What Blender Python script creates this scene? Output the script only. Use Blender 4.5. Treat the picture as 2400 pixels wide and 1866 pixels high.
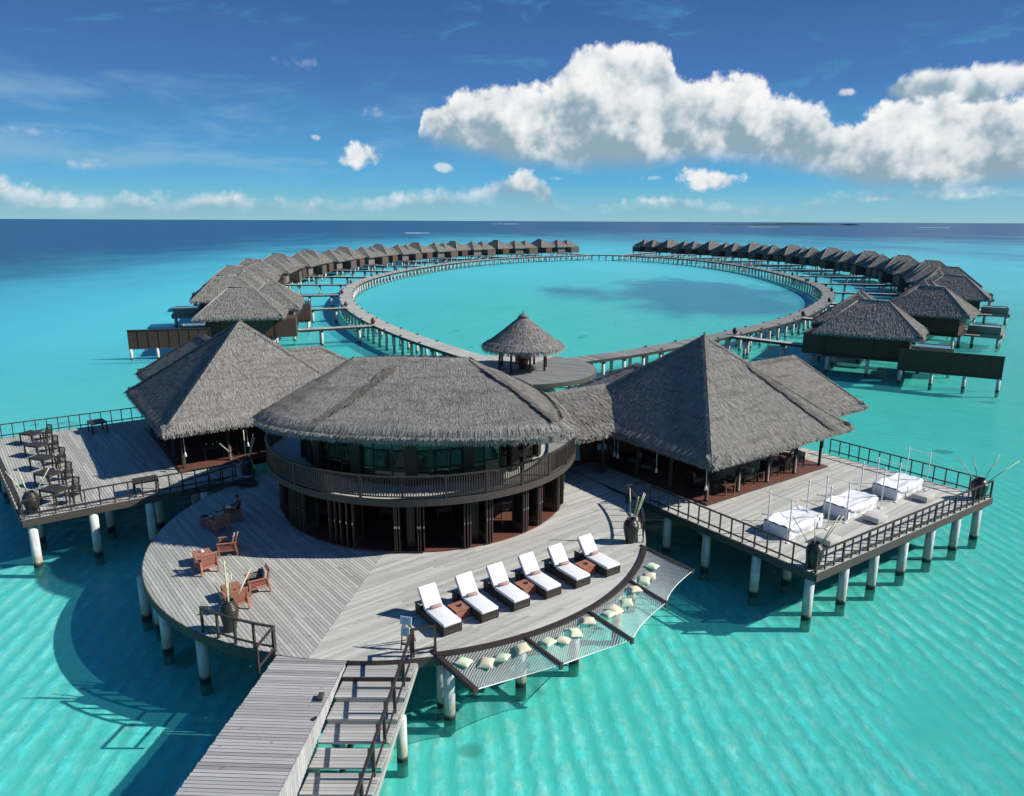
import bpy, math, random
import numpy as np
from math import sin, cos, radians, atan2, hypot, pi, sqrt, degrees
random.seed(7); rng = np.random.default_rng(7)
sc = bpy.context.scene
for o in list(bpy.data.objects): bpy.data.objects.remove(o)
COL = sc.collection

# ------------------------------------------------------------------ camera
PITCH, ROLL, FPX, CAMZ = radians(13.641), radians(0.25), 1710.0, 16.2
cam_d = bpy.data.cameras.new('camera'); cam = bpy.data.objects.new('camera', cam_d); COL.objects.link(cam)
cam_d.sensor_fit = 'HORIZONTAL'; cam_d.sensor_width = 36.0; cam_d.lens = FPX/2400*36
cam_d.clip_start = 0.2; cam_d.clip_end = 120000
from mathutils import Matrix, Vector
_f = Vector((0, cos(PITCH), -sin(PITCH))); _u = Vector((0, sin(PITCH), cos(PITCH))); _x = Vector((1, 0, 0))
_r = _x*cos(ROLL)+_u*sin(ROLL); _up = _u*cos(ROLL)-_x*sin(ROLL)
cam.matrix_world = Matrix(((_r.x, _up.x, -_f.x, 0), (_r.y, _up.y, -_f.y, 0), (_r.z, _up.z, -_f.z, CAMZ), (0, 0, 0, 1)))
sc.camera = cam
def direction(u, v):                       # direction of a photograph pixel (2400 wide)
    x = (u-1200)/FPX; y = -(v-933)/FPX
    d = _f + _r*x + _up*y
    return d
def azel(u, v):
    d = direction(u, v); return degrees(atan2(d.x, d.y)), degrees(atan2(d.z, hypot(d.x, d.y)))

# ------------------------------------------------------------------ render look
sc.view_settings.view_transform = 'Standard'; sc.view_settings.look = 'None'
sc.view_settings.exposure = 0.36; sc.view_settings.gamma = 1.0; sc.view_settings.use_curve_mapping = False
sc.render.engine = 'CYCLES'
sc.cycles.max_bounces = 4; sc.cycles.diffuse_bounces = 2; sc.cycles.glossy_bounces = 2; sc.cycles.transparent_max_bounces = 16; sc.cycles.caustics_reflective = False; sc.cycles.caustics_refractive = False

# ------------------------------------------------------------------ node expressions
class X:
    """a value in a node tree, with arithmetic"""
    def __init__(s, t, sock): s.t, s.s = t, sock
    def op(s, o, b=None, c=None):
        n = s.t.nodes.new('ShaderNodeMath'); n.operation = o
        for i, v in enumerate((s, b, c)):
            if v is None: continue
            if isinstance(v, X): s.t.links.new(v.s, n.inputs[i])
            else: n.inputs[i].default_value = v
        return X(s.t, n.outputs[0])
    def __add__(s, b): return s.op('ADD', b)
    __radd__ = __add__
    def __mul__(s, b): return s.op('MULTIPLY', b)
    __rmul__ = __mul__
    def __sub__(s, b): return s.op('SUBTRACT', b)
    def __rsub__(s, b): return (s*-1.0)+b
    def __truediv__(s, b): return s.op('DIVIDE', b)
    def mn(s, b): return s.op('MINIMUM', b)
    def mx(s, b): return s.op('MAXIMUM', b)
    def clamp(s): return s.mx(0.0).mn(1.0)
    def step(s, a, b):                      # smoothstep
        n = s.t.nodes.new('ShaderNodeMapRange'); n.interpolation_type = 'SMOOTHSTEP'
        s.t.links.new(s.s, n.inputs[0]); n.inputs[1].default_value = a; n.inputs[2].default_value = b
        return X(s.t, n.outputs[0])
def comb(t, x, y, z):
    n = t.nodes.new('ShaderNodeCombineXYZ')
    for i, v in enumerate((x, y, z)):
        if isinstance(v, X): t.links.new(v.s, n.inputs[i])
        else: n.inputs[i].default_value = v
    return n.outputs[0]
def sep(t, v):
    n = t.nodes.new('ShaderNodeSeparateXYZ'); t.links.new(v, n.inputs[0]); return [X(t, o) for o in n.outputs]
def noise(t, vec, scale, detail=4, rough=0.55, dist=0.0):
    n = t.nodes.new('ShaderNodeTexNoise'); n.inputs['Scale'].default_value = scale; n.inputs['Detail'].default_value = detail
    n.inputs['Roughness'].default_value = rough; n.inputs['Distortion'].default_value = dist
    if vec is not None: t.links.new(vec, n.inputs['Vector'])
    return X(t, n.outputs[0])
def mixc(t, fac, a, b, mode='MIX'):
    n = t.nodes.new('ShaderNodeMix'); n.data_type = 'RGBA'; n.blend_type = mode
    for k, v in ((0, fac), (6, a), (7, b)):
        if isinstance(v, X): t.links.new(v.s, n.inputs[k])
        elif hasattr(v, 'is_output'): t.links.new(v, n.inputs[k])
        elif k == 0: n.inputs[k].default_value = v
        else: n.inputs[k].default_value = (*v, 1)
    return n.outputs[2]
def curve(t, x, pts):                       # piecewise curve of x in [0,1]
    n = t.nodes.new('ShaderNodeFloatCurve'); c = n.mapping.curves[0]
    pts = sorted(pts)
    while len(c.points) > 2: c.points.remove(c.points[-1])
    c.points[0].location = pts[0]; c.points[1].location = pts[-1]
    for p in pts[1:-1]: c.points.new(*p)
    n.mapping.use_clip = False; n.mapping.update()
    t.links.new(x.s, n.inputs['Value']); return X(t, n.outputs[0])
def srgb(r, g, b):
    f = lambda c: c/12.92 if c <= .04045 else ((c+.055)/1.055)**2.4
    return tuple(f(v/255) for v in (r, g, b))

# ------------------------------------------------------------------ sun and sky
SUN_AZ, SUN_EL = radians(0), radians(35)      # towards the sun: right, slightly on the camera's side
sdir = Vector((cos(SUN_AZ)*cos(SUN_EL), sin(SUN_AZ)*cos(SUN_EL), sin(SUN_EL)))
sl = bpy.data.lights.new('sun', 'SUN'); sl.energy = 4.8; sl.angle = radians(0.53); sl.color = (1.0, 0.955, 0.89)
sun = bpy.data.objects.new('sun', sl); COL.objects.link(sun); sun.location = (60, -20, 60)
sun.rotation_euler = sdir.to_track_quat('Z', 'Y').to_euler()

W = bpy.data.worlds.new('World'); sc.world = W; W.use_nodes = True
t = W.node_tree; t.nodes.clear()
out = t.nodes.new('ShaderNodeOutputWorld'); bg = t.nodes.new('ShaderNodeBackground'); bg.inputs[1].default_value = 0.1
t.links.new(bg.outputs[0], out.inputs[0])
skyn = t.nodes.new('ShaderNodeTexSky'); skyn.sky_type = 'NISHITA'; skyn.sun_disc = False
skyn.sun_elevation = SUN_EL; skyn.sun_rotation = atan2(sdir.x, sdir.y); skyn.altitude = 20; skyn.air_density = 1.0; skyn.dust_density = 0.25; skyn.ozone_density = 3.0
tc = t.nodes.new('ShaderNodeTexCoord')
vx, vy, vz = sep(t, tc.outputs['Generated'])
AZ = vx.op('ARCTAN2', vy)*57.29578
EL = vz.mx(-1.0).mn(1.0).op('ARCSINE')*57.29578
# clear-air colour: the Nishita sky pulled to the deep tropical blue of the photograph, everywhere alike by elevation
elc = EL.mx(0.0)
rmp = t.nodes.new('ShaderNodeValToRGB'); t.links.new((elc/90.0).s, rmp.inputs[0]); cr = rmp.color_ramp; cr.interpolation = 'LINEAR'
SKYC = [(0.0, (142, 195, 210)), (1.8, (108, 185, 215)), (3.0, (86, 173, 219)), (5.3, (77, 153, 208)), (9.6, (66, 118, 183)), (14.5, (56, 99, 163)), (24, (50, 94, 154)), (50, (42, 86, 142)), (90, (37, 79, 132))]
while len(cr.elements) < len(SKYC): cr.elements.new(0.5)
for e_, (el_, c_) in zip(cr.elements, SKYC): e_.position = el_/90.0
for e_, (el_, c_) in zip(cr.elements, SKYC): e_.color = (*srgb(*c_), 1)
grad = rmp.outputs[0]
mul = t.nodes.new('ShaderNodeVectorMath'); mul.operation = 'SCALE'; t.links.new(grad, mul.inputs[0]); mul.inputs[3].default_value = 7.7
base = mixc(t, 0.95, skyn.outputs[0], mul.outputs[0])
# clouds in directions of the sky
P2 = comb(t, AZ, EL, 0.0)
n1 = noise(t, P2, 0.42, 6, 0.6, 0.25)
nL = noise(t, P2, 0.24, 3, 0.52); nL2 = noise(t, comb(t, AZ+0.9, EL+1.0, 0.0), 0.24, 3, 0.52)
nbig = noise(t, P2, 0.10, 1, 0.5)
vor = t.nodes.new('ShaderNodeTexVoronoi'); vor.feature = 'F1'; vor.inputs['Scale'].default_value = 0.85; vor.inputs['Detail'].default_value = 2.0; vor.inputs['Roughness'].default_value = 0.6
wv = comb(t, AZ+(n1-0.5)*1.5, EL+(n1-0.5)*1.5, 0.0); t.links.new(wv, vor.inputs['Vector'])
puff = X(t, vor.outputs[0])
relief = (nL-nL2)*1.25 + (0.45-puff)*0.20
nh = noise(t, P2, 1.5, 4, 0.65, 0.2)
edge = (0.42-puff)*0.85 + (n1-0.5)*2.2 + (nh-0.5)*0.6
XN = ((AZ+60.0)/120.0).clamp()
F = 1.0989
def norm_pts(pts):
    r = []
    for (u, v) in pts:
        a, e = azel(u*F, v*F); r.append(((a+60)/120, e/25))
    return r
def ext(pts, y0, y1):                        # carry a bank on beyond the frame
    return [(0.0, y0/25)]+norm_pts(pts)+[(1.0, y1/25)]
CLOUD_LAYERS = []
def layer(top, bot, amp, soft, botsoft, opac=1.0, grey=0.0, infl=0.25):
    T = curve(t, XN, top)*25.0; B = curve(t, XN, bot)*25.0
    h = (EL-B)/(T-B).mx(0.15)
    f = (T-EL + edge*amp + infl)
    g = (EL-B + (n1-0.5)*amp*1.4 + infl*0.8)
    a = f.step(-soft*0.25, soft)*g.step(-botsoft*0.4, botsoft)*((T-B).step(0.05, 0.7))*opac
    thick = (T-B)
    lit = (h.mn(1.25)*0.62 + relief*1.45 + 0.02 - grey + (nbig-0.5)*0.5 + f.step(0.0, 1.4)*-0.10 + 0.30)
    CLOUD_LAYERS.append((a, lit))
TOPA = [(878,300),(893,275),(905,230),(960,208),(990,190),(1050,185),(1100,175),(1170,175),(1195,150),(1230,105),(1280,95),(1330,87),(1400,87),(1432,105),(1440,140),(1475,165),(1540,158),(1590,155),(1650,190),(1700,215),(1750,220),(1775,240),(1830,256),(1870,226),(1930,216),(1990,202),(2080,206),(2184,196)]
BOTA = [(878,298),(893,290),(940,305),(1000,320),(1050,330),(1100,345),(1200,352),(1300,354),(1400,348),(1500,336),(1600,342),(1650,345),(1750,366),(1850,392),(1950,402),(2050,398),(2184,386)]
low = [(0.0, 6.2/25)]
layer([(0,.2),(azel(860*F,300*F)[0]/120+.5,.2*25/25*0+azel(860*F,300*F)[1]/25)]+norm_pts(TOPA)+[(0.9,.40),(1.0,.36)],
      [(0,.2),(azel(860*F,300*F)[0]/120+.5,azel(860*F,300*F)[1]/25+.004)]+norm_pts(BOTA)+[(0.9,.17),(1.0,.2)], 0.80, 0.55, 1.3, infl=0.42)
TOPC = [(1885,192),(1900,180),(1940,156),(1985,150),(2080,137),(2184,133)]
BOTC = [(1885,193),(1900,198),(1960,225),(2060,232),(2184,196)]
a0 = azel(1860*F, 195*F)
layer([(0,a0[1]/25),((a0[0]+60)/120,a0[1]/25)]+norm_pts(TOPC)+[(0.9,.5),(1,.45)], [(0,a0[1]/25+.004),((a0[0]+60)/120,a0[1]/25+.004)]+norm_pts(BOTC)+[(0.9,.46),(1,.44)], 0.5, 0.5, 0.8, 0.95, infl=0.35)
TOPB = [(0,372),(60,385),(110,400),(150,405),(240,405),(330,412),(400,412),(450,405),(530,408),(640,416),(760,424),(850,408),(920,395),(975,404),(1030,390),(1080,370),(1120,357),(1150,365),(1175,400),(1200,436),(1260,440),(1400,417),(1450,417),(1560,425),(1700,440),(1750,408),(1800,402),(2000,396),(2184,386)]
BOTB = [(0,446),(200,458),(400,456),(530,452),(760,452),(900,446),(1000,436),(1100,432),(1200,452),(1300,454),(1500,452),(1700,455),(1800,430),(2000,430),(2184,430)]
puffs_low = [(1390, 380, 60, 10), (1185, 380, 28, 8), (1880, 425, 150, 14), (2080, 420, 130, 18), (1420, 428, 130, 12), (150, 440, 150, 14), (560, 425, 120, 10)]
layer(ext(TOPB, 3.2, 3.0), ext(BOTB, 0.4, 0.6), 0.62, 0.8, 1.6, 0.82, 0.02, infl=0.12)
def puffcloud(u, v, rx, ry, opac=1.0, soft=0.5, amp=0.55):
    a, e = azel(u*F, v*F); kx = azel((u+rx)*F, v*F)[0]-a; ky = e-azel(u*F, (v+ry)*F)[1]
    dx = (AZ-a)/kx; dy = (EL-e)/ky
    d = (dx*dx+dy*dy).op('SQRT')
    f = 1.0-d + edge*amp
    CLOUD_LAYERS.append((f.step(-0.05, soft)*opac, dy*0.30+0.72+relief*1.2))
puffcloud(764, 332, 60, 44)
puffcloud(948, 358, 34, 14, 0.55)
puffcloud(1508, 382, 112, 34)
puffcloud(1805, 198, 26, 12, 0.7)
puffcloud(1120, 385, 58, 34, 0.9)
puffcloud(672, 293, 18, 9, 0.5)
for (u_, v_, a_, b_) in puffs_low: puffcloud(u_, v_, a_, b_, 0.55, 0.9, 0.8)
puffcloud(60, 280, 110, 14, 0.35, 1.0, 0.9); puffcloud(190, 352, 100, 20, 0.5, 1.0, 0.7); puffcloud(635, 135, 90, 30, 0.22, 1.1, 1.3); puffcloud(810, 240, 40, 20, 0.25, 1.1, 1.2); puffcloud(1700, 250, 60, 14, 0.4, 1.0, 1.2); puffcloud(2090, 95, 26, 14, 0.25, 1.0, 1.2); puffcloud(1000, 205, 30, 12, 0.5, .9, 1.2)
# thin veils
nst = noise(t, comb(t, AZ*0.10, EL*0.42, 3.0), 1.0, 4, 0.6, 0.4)
nst2 = noise(t, comb(t, AZ*0.16, EL*0.5, 9.0), 1.0, 4, 0.62, 0.6)
veil = nst.step(0.42, 0.72)*((elc).step(2.0, 4.5))*(1.0-elc.step(6.5, 11.0))*(1.0-(AZ+8.0).step(-6.0, 8.0))
col = base
def vec_scale(c, f):
    n = t.nodes.new('ShaderNodeVectorMath'); n.operation = 'SCALE'; t.links.new(c, n.inputs[0]); n.inputs[3].default_value = f; return n.outputs[0]
K = 7.6
CW, CM, CG = [tuple(K*c for c in srgb(*q)) for q in ((251, 251, 251), (218, 225, 229), (146, 172, 188))]
col = mixc(t, veil*0.62, col, tuple(K*c for c in srgb(150, 190, 215)))
puf_veil = nst2.step(0.53, 0.78)*elc.step(5.0, 8.0)*0.42
col = mixc(t, puf_veil, col, tuple(K*c for c in srgb(92, 178, 214)))
for (a, lit) in reversed(CLOUD_LAYERS):
    cc = mixc(t, lit.step(0.0, 0.5), CG, CM)
    cc = mixc(t, lit.step(0.32, 0.85), cc, CW)
    col = mixc(t, a, col, cc)
hz = 1.0-elc.step(0.0, 2.6)
col = mixc(t, hz*0.35, col, tuple(K*c for c in srgb(148, 196, 212)))
t.links.new(col, bg.inputs[0])
W.cycles.sampling_method = 'NONE'
# ------------------------------------------------------------------ materials
MATS = {}
def mat(name, base=(.5, .5, .5), rough=0.7, spec=0.3, metal=0.0):
    m = bpy.data.materials.new(name); m.use_nodes = True; MATS[name] = m
    b = m.node_tree.nodes['Principled BSDF']
    b.inputs['Base Color'].default_value = (*base, 1); b.inputs['Roughness'].default_value = rough
    b.inputs['Specular IOR Level'].default_value = spec; b.inputs['Metallic'].default_value = metal
    return m, m.node_tree, b
def objc(t):
    return t.nodes.new('ShaderNodeTexCoord').outputs['Object']
def pos(t): return t.nodes.new('ShaderNodeNewGeometry').outputs['Position']
def island(t):
    g = t.nodes.new('ShaderNodeNewGeometry'); o = t.nodes.new('ShaderNodeObjectInfo')
    return (X(t, g.outputs['Random Per Island'])+X(t, o.outputs['Random'])).op('FRACT')
def bump(t, b, h, dist, strength=1.0):
    n = t.nodes.new('ShaderNodeBump'); n.inputs['Distance'].default_value = dist; n.inputs['Strength'].default_value = strength
    t.links.new(h.s, n.inputs['Height']); t.links.new(n.outputs[0], b.inputs['Normal'])
def mapv(t, vec, scale=(1, 1, 1), rot=(0, 0, 0)):
    n = t.nodes.new('ShaderNodeMapping'); n.inputs['Scale'].default_value = scale; n.inputs['Rotation'].default_value = rot
    t.links.new(vec, n.inputs[0]); return n.outputs[0]

def mk_thatch(name, dark, light, warm):
    m, t, b = mat(name, light, 0.95, 0.12)
    p = pos(t)
    isl = island(t); n = noise(t, p, 1.1, 4, 0.6); nf = noise(t, p, 26, 3, 0.7)
    c = mixc(t, (isl*0.75+nf*0.5-0.12).clamp(), dark, light)
    c = mixc(t, (n.step(0.42, 0.72))*0.55, c, warm)
    bn = noise(t, mapv(t, p, (.5, .5, 5.5)), 1.0, 3, 0.6)
    c = mixc(t, bn.step(0.50, 0.66)*0.38, c, dark)
    t.links.new(c, b.inputs['Base Color'])
    bump(t, b, nf, 0.04, 0.7)
mk_thatch('thatch', (.10, .095, .085), (.43, .413, .378), (.285, .27, .243))
mk_thatch('thatch_dark', (.09, .083, .073), (.24, .225, .20), (.17, .157, .137))
mk_thatch('thatch_fringe', (.135, .127, .112), (.47, .45, .41), (.33, .312, .278))

def mk_planks(name, cols, ang=None, rough=0.75):
    m, t, b = mat(name, cols[0], rough, 0.25)
    p = pos(t)
    v = mapv(t, p, (0.5, 14, 1), (0, 0, -(ang or 0))) if ang is not None else mapv(t, p, (5, 5, 5))
    # mapping rotates first by its own order; grain runs along the boards
    g = noise(t, v, 1.6, 5, 0.65); isl = island(t); w = noise(t, p, 0.55, 3, 0.6); st = noise(t, p, 2.6, 4, 0.6)
    c = mixc(t, (isl*0.9+g*0.55-0.25).clamp(), cols[0], cols[1])
    c = mixc(t, (g.step(0.5, 0.85))*0.5, c, cols[2])
    c = mixc(t, (w.step(0.45, 0.75))*0.35, c, cols[3])
    c = mixc(t, (st.step(0.645, 0.72))*0.42, c, tuple(x*0.45 for x in cols[0]))
    c = mixc(t, isl.step(.86, .93)*0.40, c, tuple(x*0.55 for x in cols[3]))
    t.links.new(c, b.inputs['Base Color'])
    bump(t, b, g, 0.006, 0.6)
GA = radians(38.0)                              # the grid the decks share
GREY = [(.315, .315, .285), (.535, .535, .485), (.60, .60, .555), (.37, .365, .325)]
GREY2 = [(.345, .345, .31), (.60, .60, .545), (.67, .67, .62), (.43, .425, .38)]
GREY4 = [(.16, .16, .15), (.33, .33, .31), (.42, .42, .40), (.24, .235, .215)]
GREY3 = [(.25, .245, .235), (.50, .49, .475), (.60, .60, .60), (.35, .33, .30)]
mk_planks('deck_cross', GREY, GA-pi/2); mk_planks('deck_along', GREY2, GA); mk_planks('deck_walk', GREY3, 0.0)
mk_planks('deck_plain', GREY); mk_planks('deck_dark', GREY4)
mk_planks('stair_boards', [(.30, .295, .285), (.52, .51, .49), (.60, .59, .56), (.40, .37, .31)], 0.0)
mk_planks('white_boards', [(.33, .33, .32), (.50, .50, .49), (.58, .58, .57), (.30, .30, .28)])

def mk_wood(name, a, c2, rough=0.55, spec=0.35, sc_=(3, 3, 22)):
    m, t, b = mat(name, a, rough, spec)
    p = objc(t); g = noise(t, mapv(t, p, sc_), 1.0, 4, 0.6); isl = island(t)
    t.links.new(mixc(t, (g*0.9+isl*0.5-0.2).clamp(), a, c2), b.inputs['Base Color']); bump(t, b, g, 0.004, 0.5)
mk_wood('dark_wood', (.018, .015, .013), (.040, .033, .028), 0.5, 0.35)
mk_wood('rail_wood', (.030, .022, .019), (.062, .045, .039), 0.45, 0.4)
mk_wood('fascia_wood', (.050, .040, .035), (.095, .078, .068), 0.6, 0.3)
mk_wood('wall_wood', (.058, .028, .020), (.120, .066, .048), 0.6, 0.25, (1, 1, 9))
mk_wood('screen_wood', (.085, .060, .052), (.16, .118, .10), 0.7, 0.2, (8, 8, 1))
mk_wood('matting', (.12, .10, .09), (.21, .18, .165), 0.8, 0.1, (2, 2, 14))
mk_wood('floor_wood', (.115, .045, .033), (.20, .085, .062), 0.35, 0.4, (3, 20, 3))
mk_wood('teak', (.30, .125, .080), (.45, .20, .135), 0.5, 0.3, (4, 18, 18))
mk_wood('post_wood', (.050, .035, .028), (.10, .072, .058), 0.5, 0.35)

def mk_cloth(name, a, d=0.93, sc_=90, rough=0.9):
    m, t, b = mat(name, a, rough, 0.1)
    p = objc(t); n = noise(t, p, 3.0, 4, 0.6); f = noise(t, p, sc_, 2, 0.5)
    t.links.new(mixc(t, n, tuple(x*d for x in a), a), b.inputs['Base Color']); bump(t, b, f+n*2.0, 0.006, 0.5)
mk_cloth('white_cloth', (.80, .80, .80)); mk_cloth('bed_cloth', (.78, .79, .80)); mk_cloth('cream_cloth', (.72, .66, .48))
mk_cloth('green_cloth', (.62, .72, .50)); mk_cloth('towel', (.42, .29, .26), 0.85, 160); mk_cloth('grey_cloth', (.07, .072, .075))
mk_cloth('beige_cloth', (.44, .41, .33)); mk_cloth('red_cloth', (.55, .06, .05)); mk_cloth('olive_cloth', (.26, .25, .14))
mk_cloth('stripe_cloth', (.36, .35, .32)); mk_cloth('ottoman_cloth', (.52, .50, .47)); mk_cloth('navy_cloth', (.016, .020, .032))
mk_cloth('short_cloth', (.05, .05, .045)); mk_cloth('teal_cloth', (.10, .22, .27))
m, t, b = mat('rope', (.80, .80, .77), 0.8, 0.2)
m, t, b = mat('white_paint', (.78, .78, .77), 0.45, 0.4); n = noise(t, objc(t), 6, 4); t.links.new(mixc(t, n, (.70, .70, .69), (.82, .82, .81)), b.inputs['Base Color'])
m, t, b = mat('skin', (.30, .165, .11), 0.55, 0.35); n = noise(t, objc(t), 20, 3); t.links.new(mixc(t, n, (.26, .14, .095), (.33, .185, .125)), b.inputs['Base Color'])
m, t, b = mat('hair', (.012, .010, .009), 0.6, 0.3); n = noise(t, objc(t), 60, 2); bump(t, b, n, 0.01)
m, t, b = mat('eye_white', (.7, .7, .7), 0.3)
# glazed jars: thrown rings and a soft gloss
m, t, b = mat('glazed_jar', (.022, .020, .017), 0.34, 0.5)
p = objc(t); zz = sep(t, p)[2]; rings = (zz*110.0).op('SINE'); n = noise(t, p, 5, 4, 0.6)
t.links.new(mixc(t, n, (.016, .015, .013), (.050, .045, .036)), b.inputs['Base Color']); bump(t, b, rings*0.5+n, 0.012, 0.7)
m, t, b = mat('red_jar', (.13, .045, .038), 0.45, 0.4); n = noise(t, objc(t), 6, 3); t.links.new(mixc(t, n, (.10, .035, .03), (.17, .06, .05)), b.inputs['Base Color'])
m, t, b = mat('reed', (.62, .57, .40), 0.6, 0.25); n = noise(t, objc(t), 5, 3); t.links.new(mixc(t, n.step(.4, .65), (.50, .52, .28), (.74, .69, .52)), b.inputs['Base Color'])
m, t, b = mat('wicker', (.020, .017, .015), 0.5, 0.4)
p = objc(t); xx, yy, zz = sep(t, p); wv = ((xx*70.0+zz*70.0).op('SINE'))*((yy*70.0-zz*70.0).op('SINE'))
t.links.new(mixc(t, wv.step(-.4, .6), (.014, .012, .010), (.075, .062, .052)), b.inputs['Base Color']); bump(t, b, wv, 0.01, 0.7)
# concrete piles: white above, stained, weed-dark where the water wets them
m, t, b = mat('pile', (.7, .7, .68), 0.7, 0.25)
p = pos(t); z = sep(t, p)[2]; n = noise(t, p, 2.2, 5, 0.65); n2_ = noise(t, mapv(t, p, (7, 7, 1.2)), 1.0, 4, 0.6)
c = mixc(t, n2_.step(.30, .75), (.46, .465, .43), (.72, .73, .71))
c = mixc(t, (1.0-(z+(n-0.5)*0.9).step(0.35, 0.95))*n2_.step(.36, .58)*0.85, c, (.40, .34, .19))
c = mixc(t, 1.0-(z+(n-0.5)*0.40).step(0.06, 0.24), c, (.030, .034, .024)); c = mixc(t, 1.0-z.step(-0.30, -0.12), c, (.16, .17, .12))
t.links.new(c, b.inputs['Base Color']); bump(t, b, n, 0.03, 0.5)
m, t, b = mat('concrete', (.33, .31, .26), 0.8, 0.2); n = noise(t, pos(t), 2.2, 5); t.links.new(mixc(t, n, (.17, .155, .125), (.30, .28, .235)), b.inputs['Base Color'])
m, t, b = mat('pool_water', (.25, .55, .68), 0.06, 0.6)
m, t, b = mat('pool_blue', (.16, .42, .56), 0.15, 0.5)
m, t, b = mat('china', (.80, .80, .78), 0.25, 0.5)
m, t, b = mat('sign_face', (.66, .72, .76), 0.4, 0.4)
m, t, b = mat('sign_print', (.10, .14, .18), 0.6, 0.2)
m, t, b = mat('screen_face', (.20, .45, .62), 0.25, 0.5)
m, t, b = mat('steel', (.5, .5, .5), 0.3, 0.5, 1.0)
m, t, b = mat('orange_buoy', (.62, .07, .03), 0.5, 0.4)
m, t, b = mat('island_green', (.030, .075, .075), 0.9, 0.1); n = noise(t, pos(t), .02, 4); t.links.new(mixc(t, n, (.022, .06, .065), (.05, .10, .09)), b.inputs['Base Color'])
m, t, b = mat('breaker_foam', (.78, .80, .80), 0.9, 0.1)
# window glass: clear pane with a reflection
m = bpy.data.materials.new('glass'); m.use_nodes = True; MATS['glass'] = m; t = m.node_tree; t.nodes.clear()
o_ = t.nodes.new('ShaderNodeOutputMaterial'); mx_ = t.nodes.new('ShaderNodeMixShader'); tr = t.nodes.new('ShaderNodeBsdfTransparent'); gl = t.nodes.new('ShaderNodeBsdfGlossy')
tr.inputs[0].default_value = (.62, .80, .78, 1); gl.inputs['Roughness'].default_value = 0.02; fr = t.nodes.new('ShaderNodeFresnel'); fr.inputs[0].default_value = 1.5
t.links.new(fr.outputs[0], mx_.inputs[0]); t.links.new(tr.outputs[0], mx_.inputs[1]); t.links.new(gl.outputs[0], mx_.inputs[2]); t.links.new(mx_.outputs[0], o_.inputs[0])

def ripple_caustics(t, p, y):  # sand ripples, and caustic light bands painted into bed and water colour
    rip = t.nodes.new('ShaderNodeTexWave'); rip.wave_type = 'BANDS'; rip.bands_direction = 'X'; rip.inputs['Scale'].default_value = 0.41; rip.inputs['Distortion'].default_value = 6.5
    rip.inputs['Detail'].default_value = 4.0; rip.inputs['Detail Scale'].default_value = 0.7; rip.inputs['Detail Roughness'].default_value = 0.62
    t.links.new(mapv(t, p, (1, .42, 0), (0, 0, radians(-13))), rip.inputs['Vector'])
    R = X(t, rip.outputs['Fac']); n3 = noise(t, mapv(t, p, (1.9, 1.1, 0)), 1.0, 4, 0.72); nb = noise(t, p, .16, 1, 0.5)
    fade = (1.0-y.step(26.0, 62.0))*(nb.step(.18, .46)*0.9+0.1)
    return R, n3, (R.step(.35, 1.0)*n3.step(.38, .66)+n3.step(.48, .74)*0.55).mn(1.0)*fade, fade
# sea bed: rippled coral sand with painted caustic light and dark weed beds, turning to deep blue off the reef
def depth_fields(t):
    p = pos(t); x, y, z = sep(t, p)
    big = noise(t, mapv(t, p, (.0045, .0016, 0)), 1.0, 2, 0.6)
    mid = noise(t, mapv(t, p, (.030, .016, 0)), 1.0, 4, 0.66)
    ly = y.mx(5.0).op('LOGARITHM', 2.71828); an = x/y.mx(20.0)
    q = ly + (an*-1.0).mx(0.0)*1.75 + an.mx(0.0)*0.35 + (big-0.5)*1.3 + (mid-0.5)*0.8
    deep = q.step(5.55, 7.25); semi = q.step(3.9, 5.9)
    ex = (x-40.0)/30.0; ey = (y-168.0)/44.0
    patch = (1.0-(ex*ex+ey*ey).op('SQRT')+(mid-0.5)*3.6).step(-.1, 0.5)
    rr = noise(t, mapv(t, p, (.011, .0065, 0), (0, 0, .5)), 1.0, 4, 0.68)
    reef = (rr+an.mx(0.0)*0.10).step(0.54, 0.68)*((y+x.op('ABSOLUTE')*0.5).step(180.0, 420.0))
    return p, x, y, deep, semi, patch, reef, an
m, t, b = mat('sea_bed', (.6, .55, .42), 0.95, 0.05)
p = pos(t); x, y, z = sep(t, p)
nn = noise(t, p, .55, 2, 0.6)
R, n3, caustic, fade = ripple_caustics(t, p, y)
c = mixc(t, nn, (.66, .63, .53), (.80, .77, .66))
c = mixc(t, caustic, c, (.93, .91, .84))  # caustic light painted as paler sand
blot = noise(t, p, .33, 1, 0.5); c = mixc(t, blot.step(.70, .76)*0.6, c, (.20, .19, .13))
t.links.new(c, b.inputs['Base Color']); bump(t, b, (R*0.45+n3*0.4)*fade+n3*0.15, 0.08, 0.7)

# sea surface: clear tinted water, cloudier and bluer where it is deep, with a rippled reflecting skin
m = bpy.data.materials.new('sea_water'); m.use_nodes = True; MATS['sea_water'] = m; t = m.node_tree; t.nodes.clear()
o_ = t.nodes.new('ShaderNodeOutputMaterial')
p, x, y, deep, semi, patch, reef, an = depth_fields(t)
_R, _n, caustic, _fade = ripple_caustics(t, p, y)
tint = mixc(t, semi, (.325, .93, .92), (.44, .935, .985)); tint = mixc(t, caustic*0.85, tint, (.72, 1.0, .98)); tint = mixc(t, patch*0.5, tint, (.30, .60, .84)); tint = mixc(t, deep, tint, (.05, .20, .44))  # caustic light also painted as a paler water tint
scat = mixc(t, semi, (.065, .60, .555), (.110, .655, .76)); scat = mixc(t, (patch*0.8+reef*0.55).clamp(), scat, (.050, .21, .34)); scat = mixc(t, deep, scat, (.028, .112, .225))
tr = t.nodes.new('ShaderNodeBsdfTransparent'); t.links.new(tint, tr.inputs[0])
df = t.nodes.new('ShaderNodeBsdfDiffuse'); t.links.new(scat, df.inputs[0])
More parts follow.
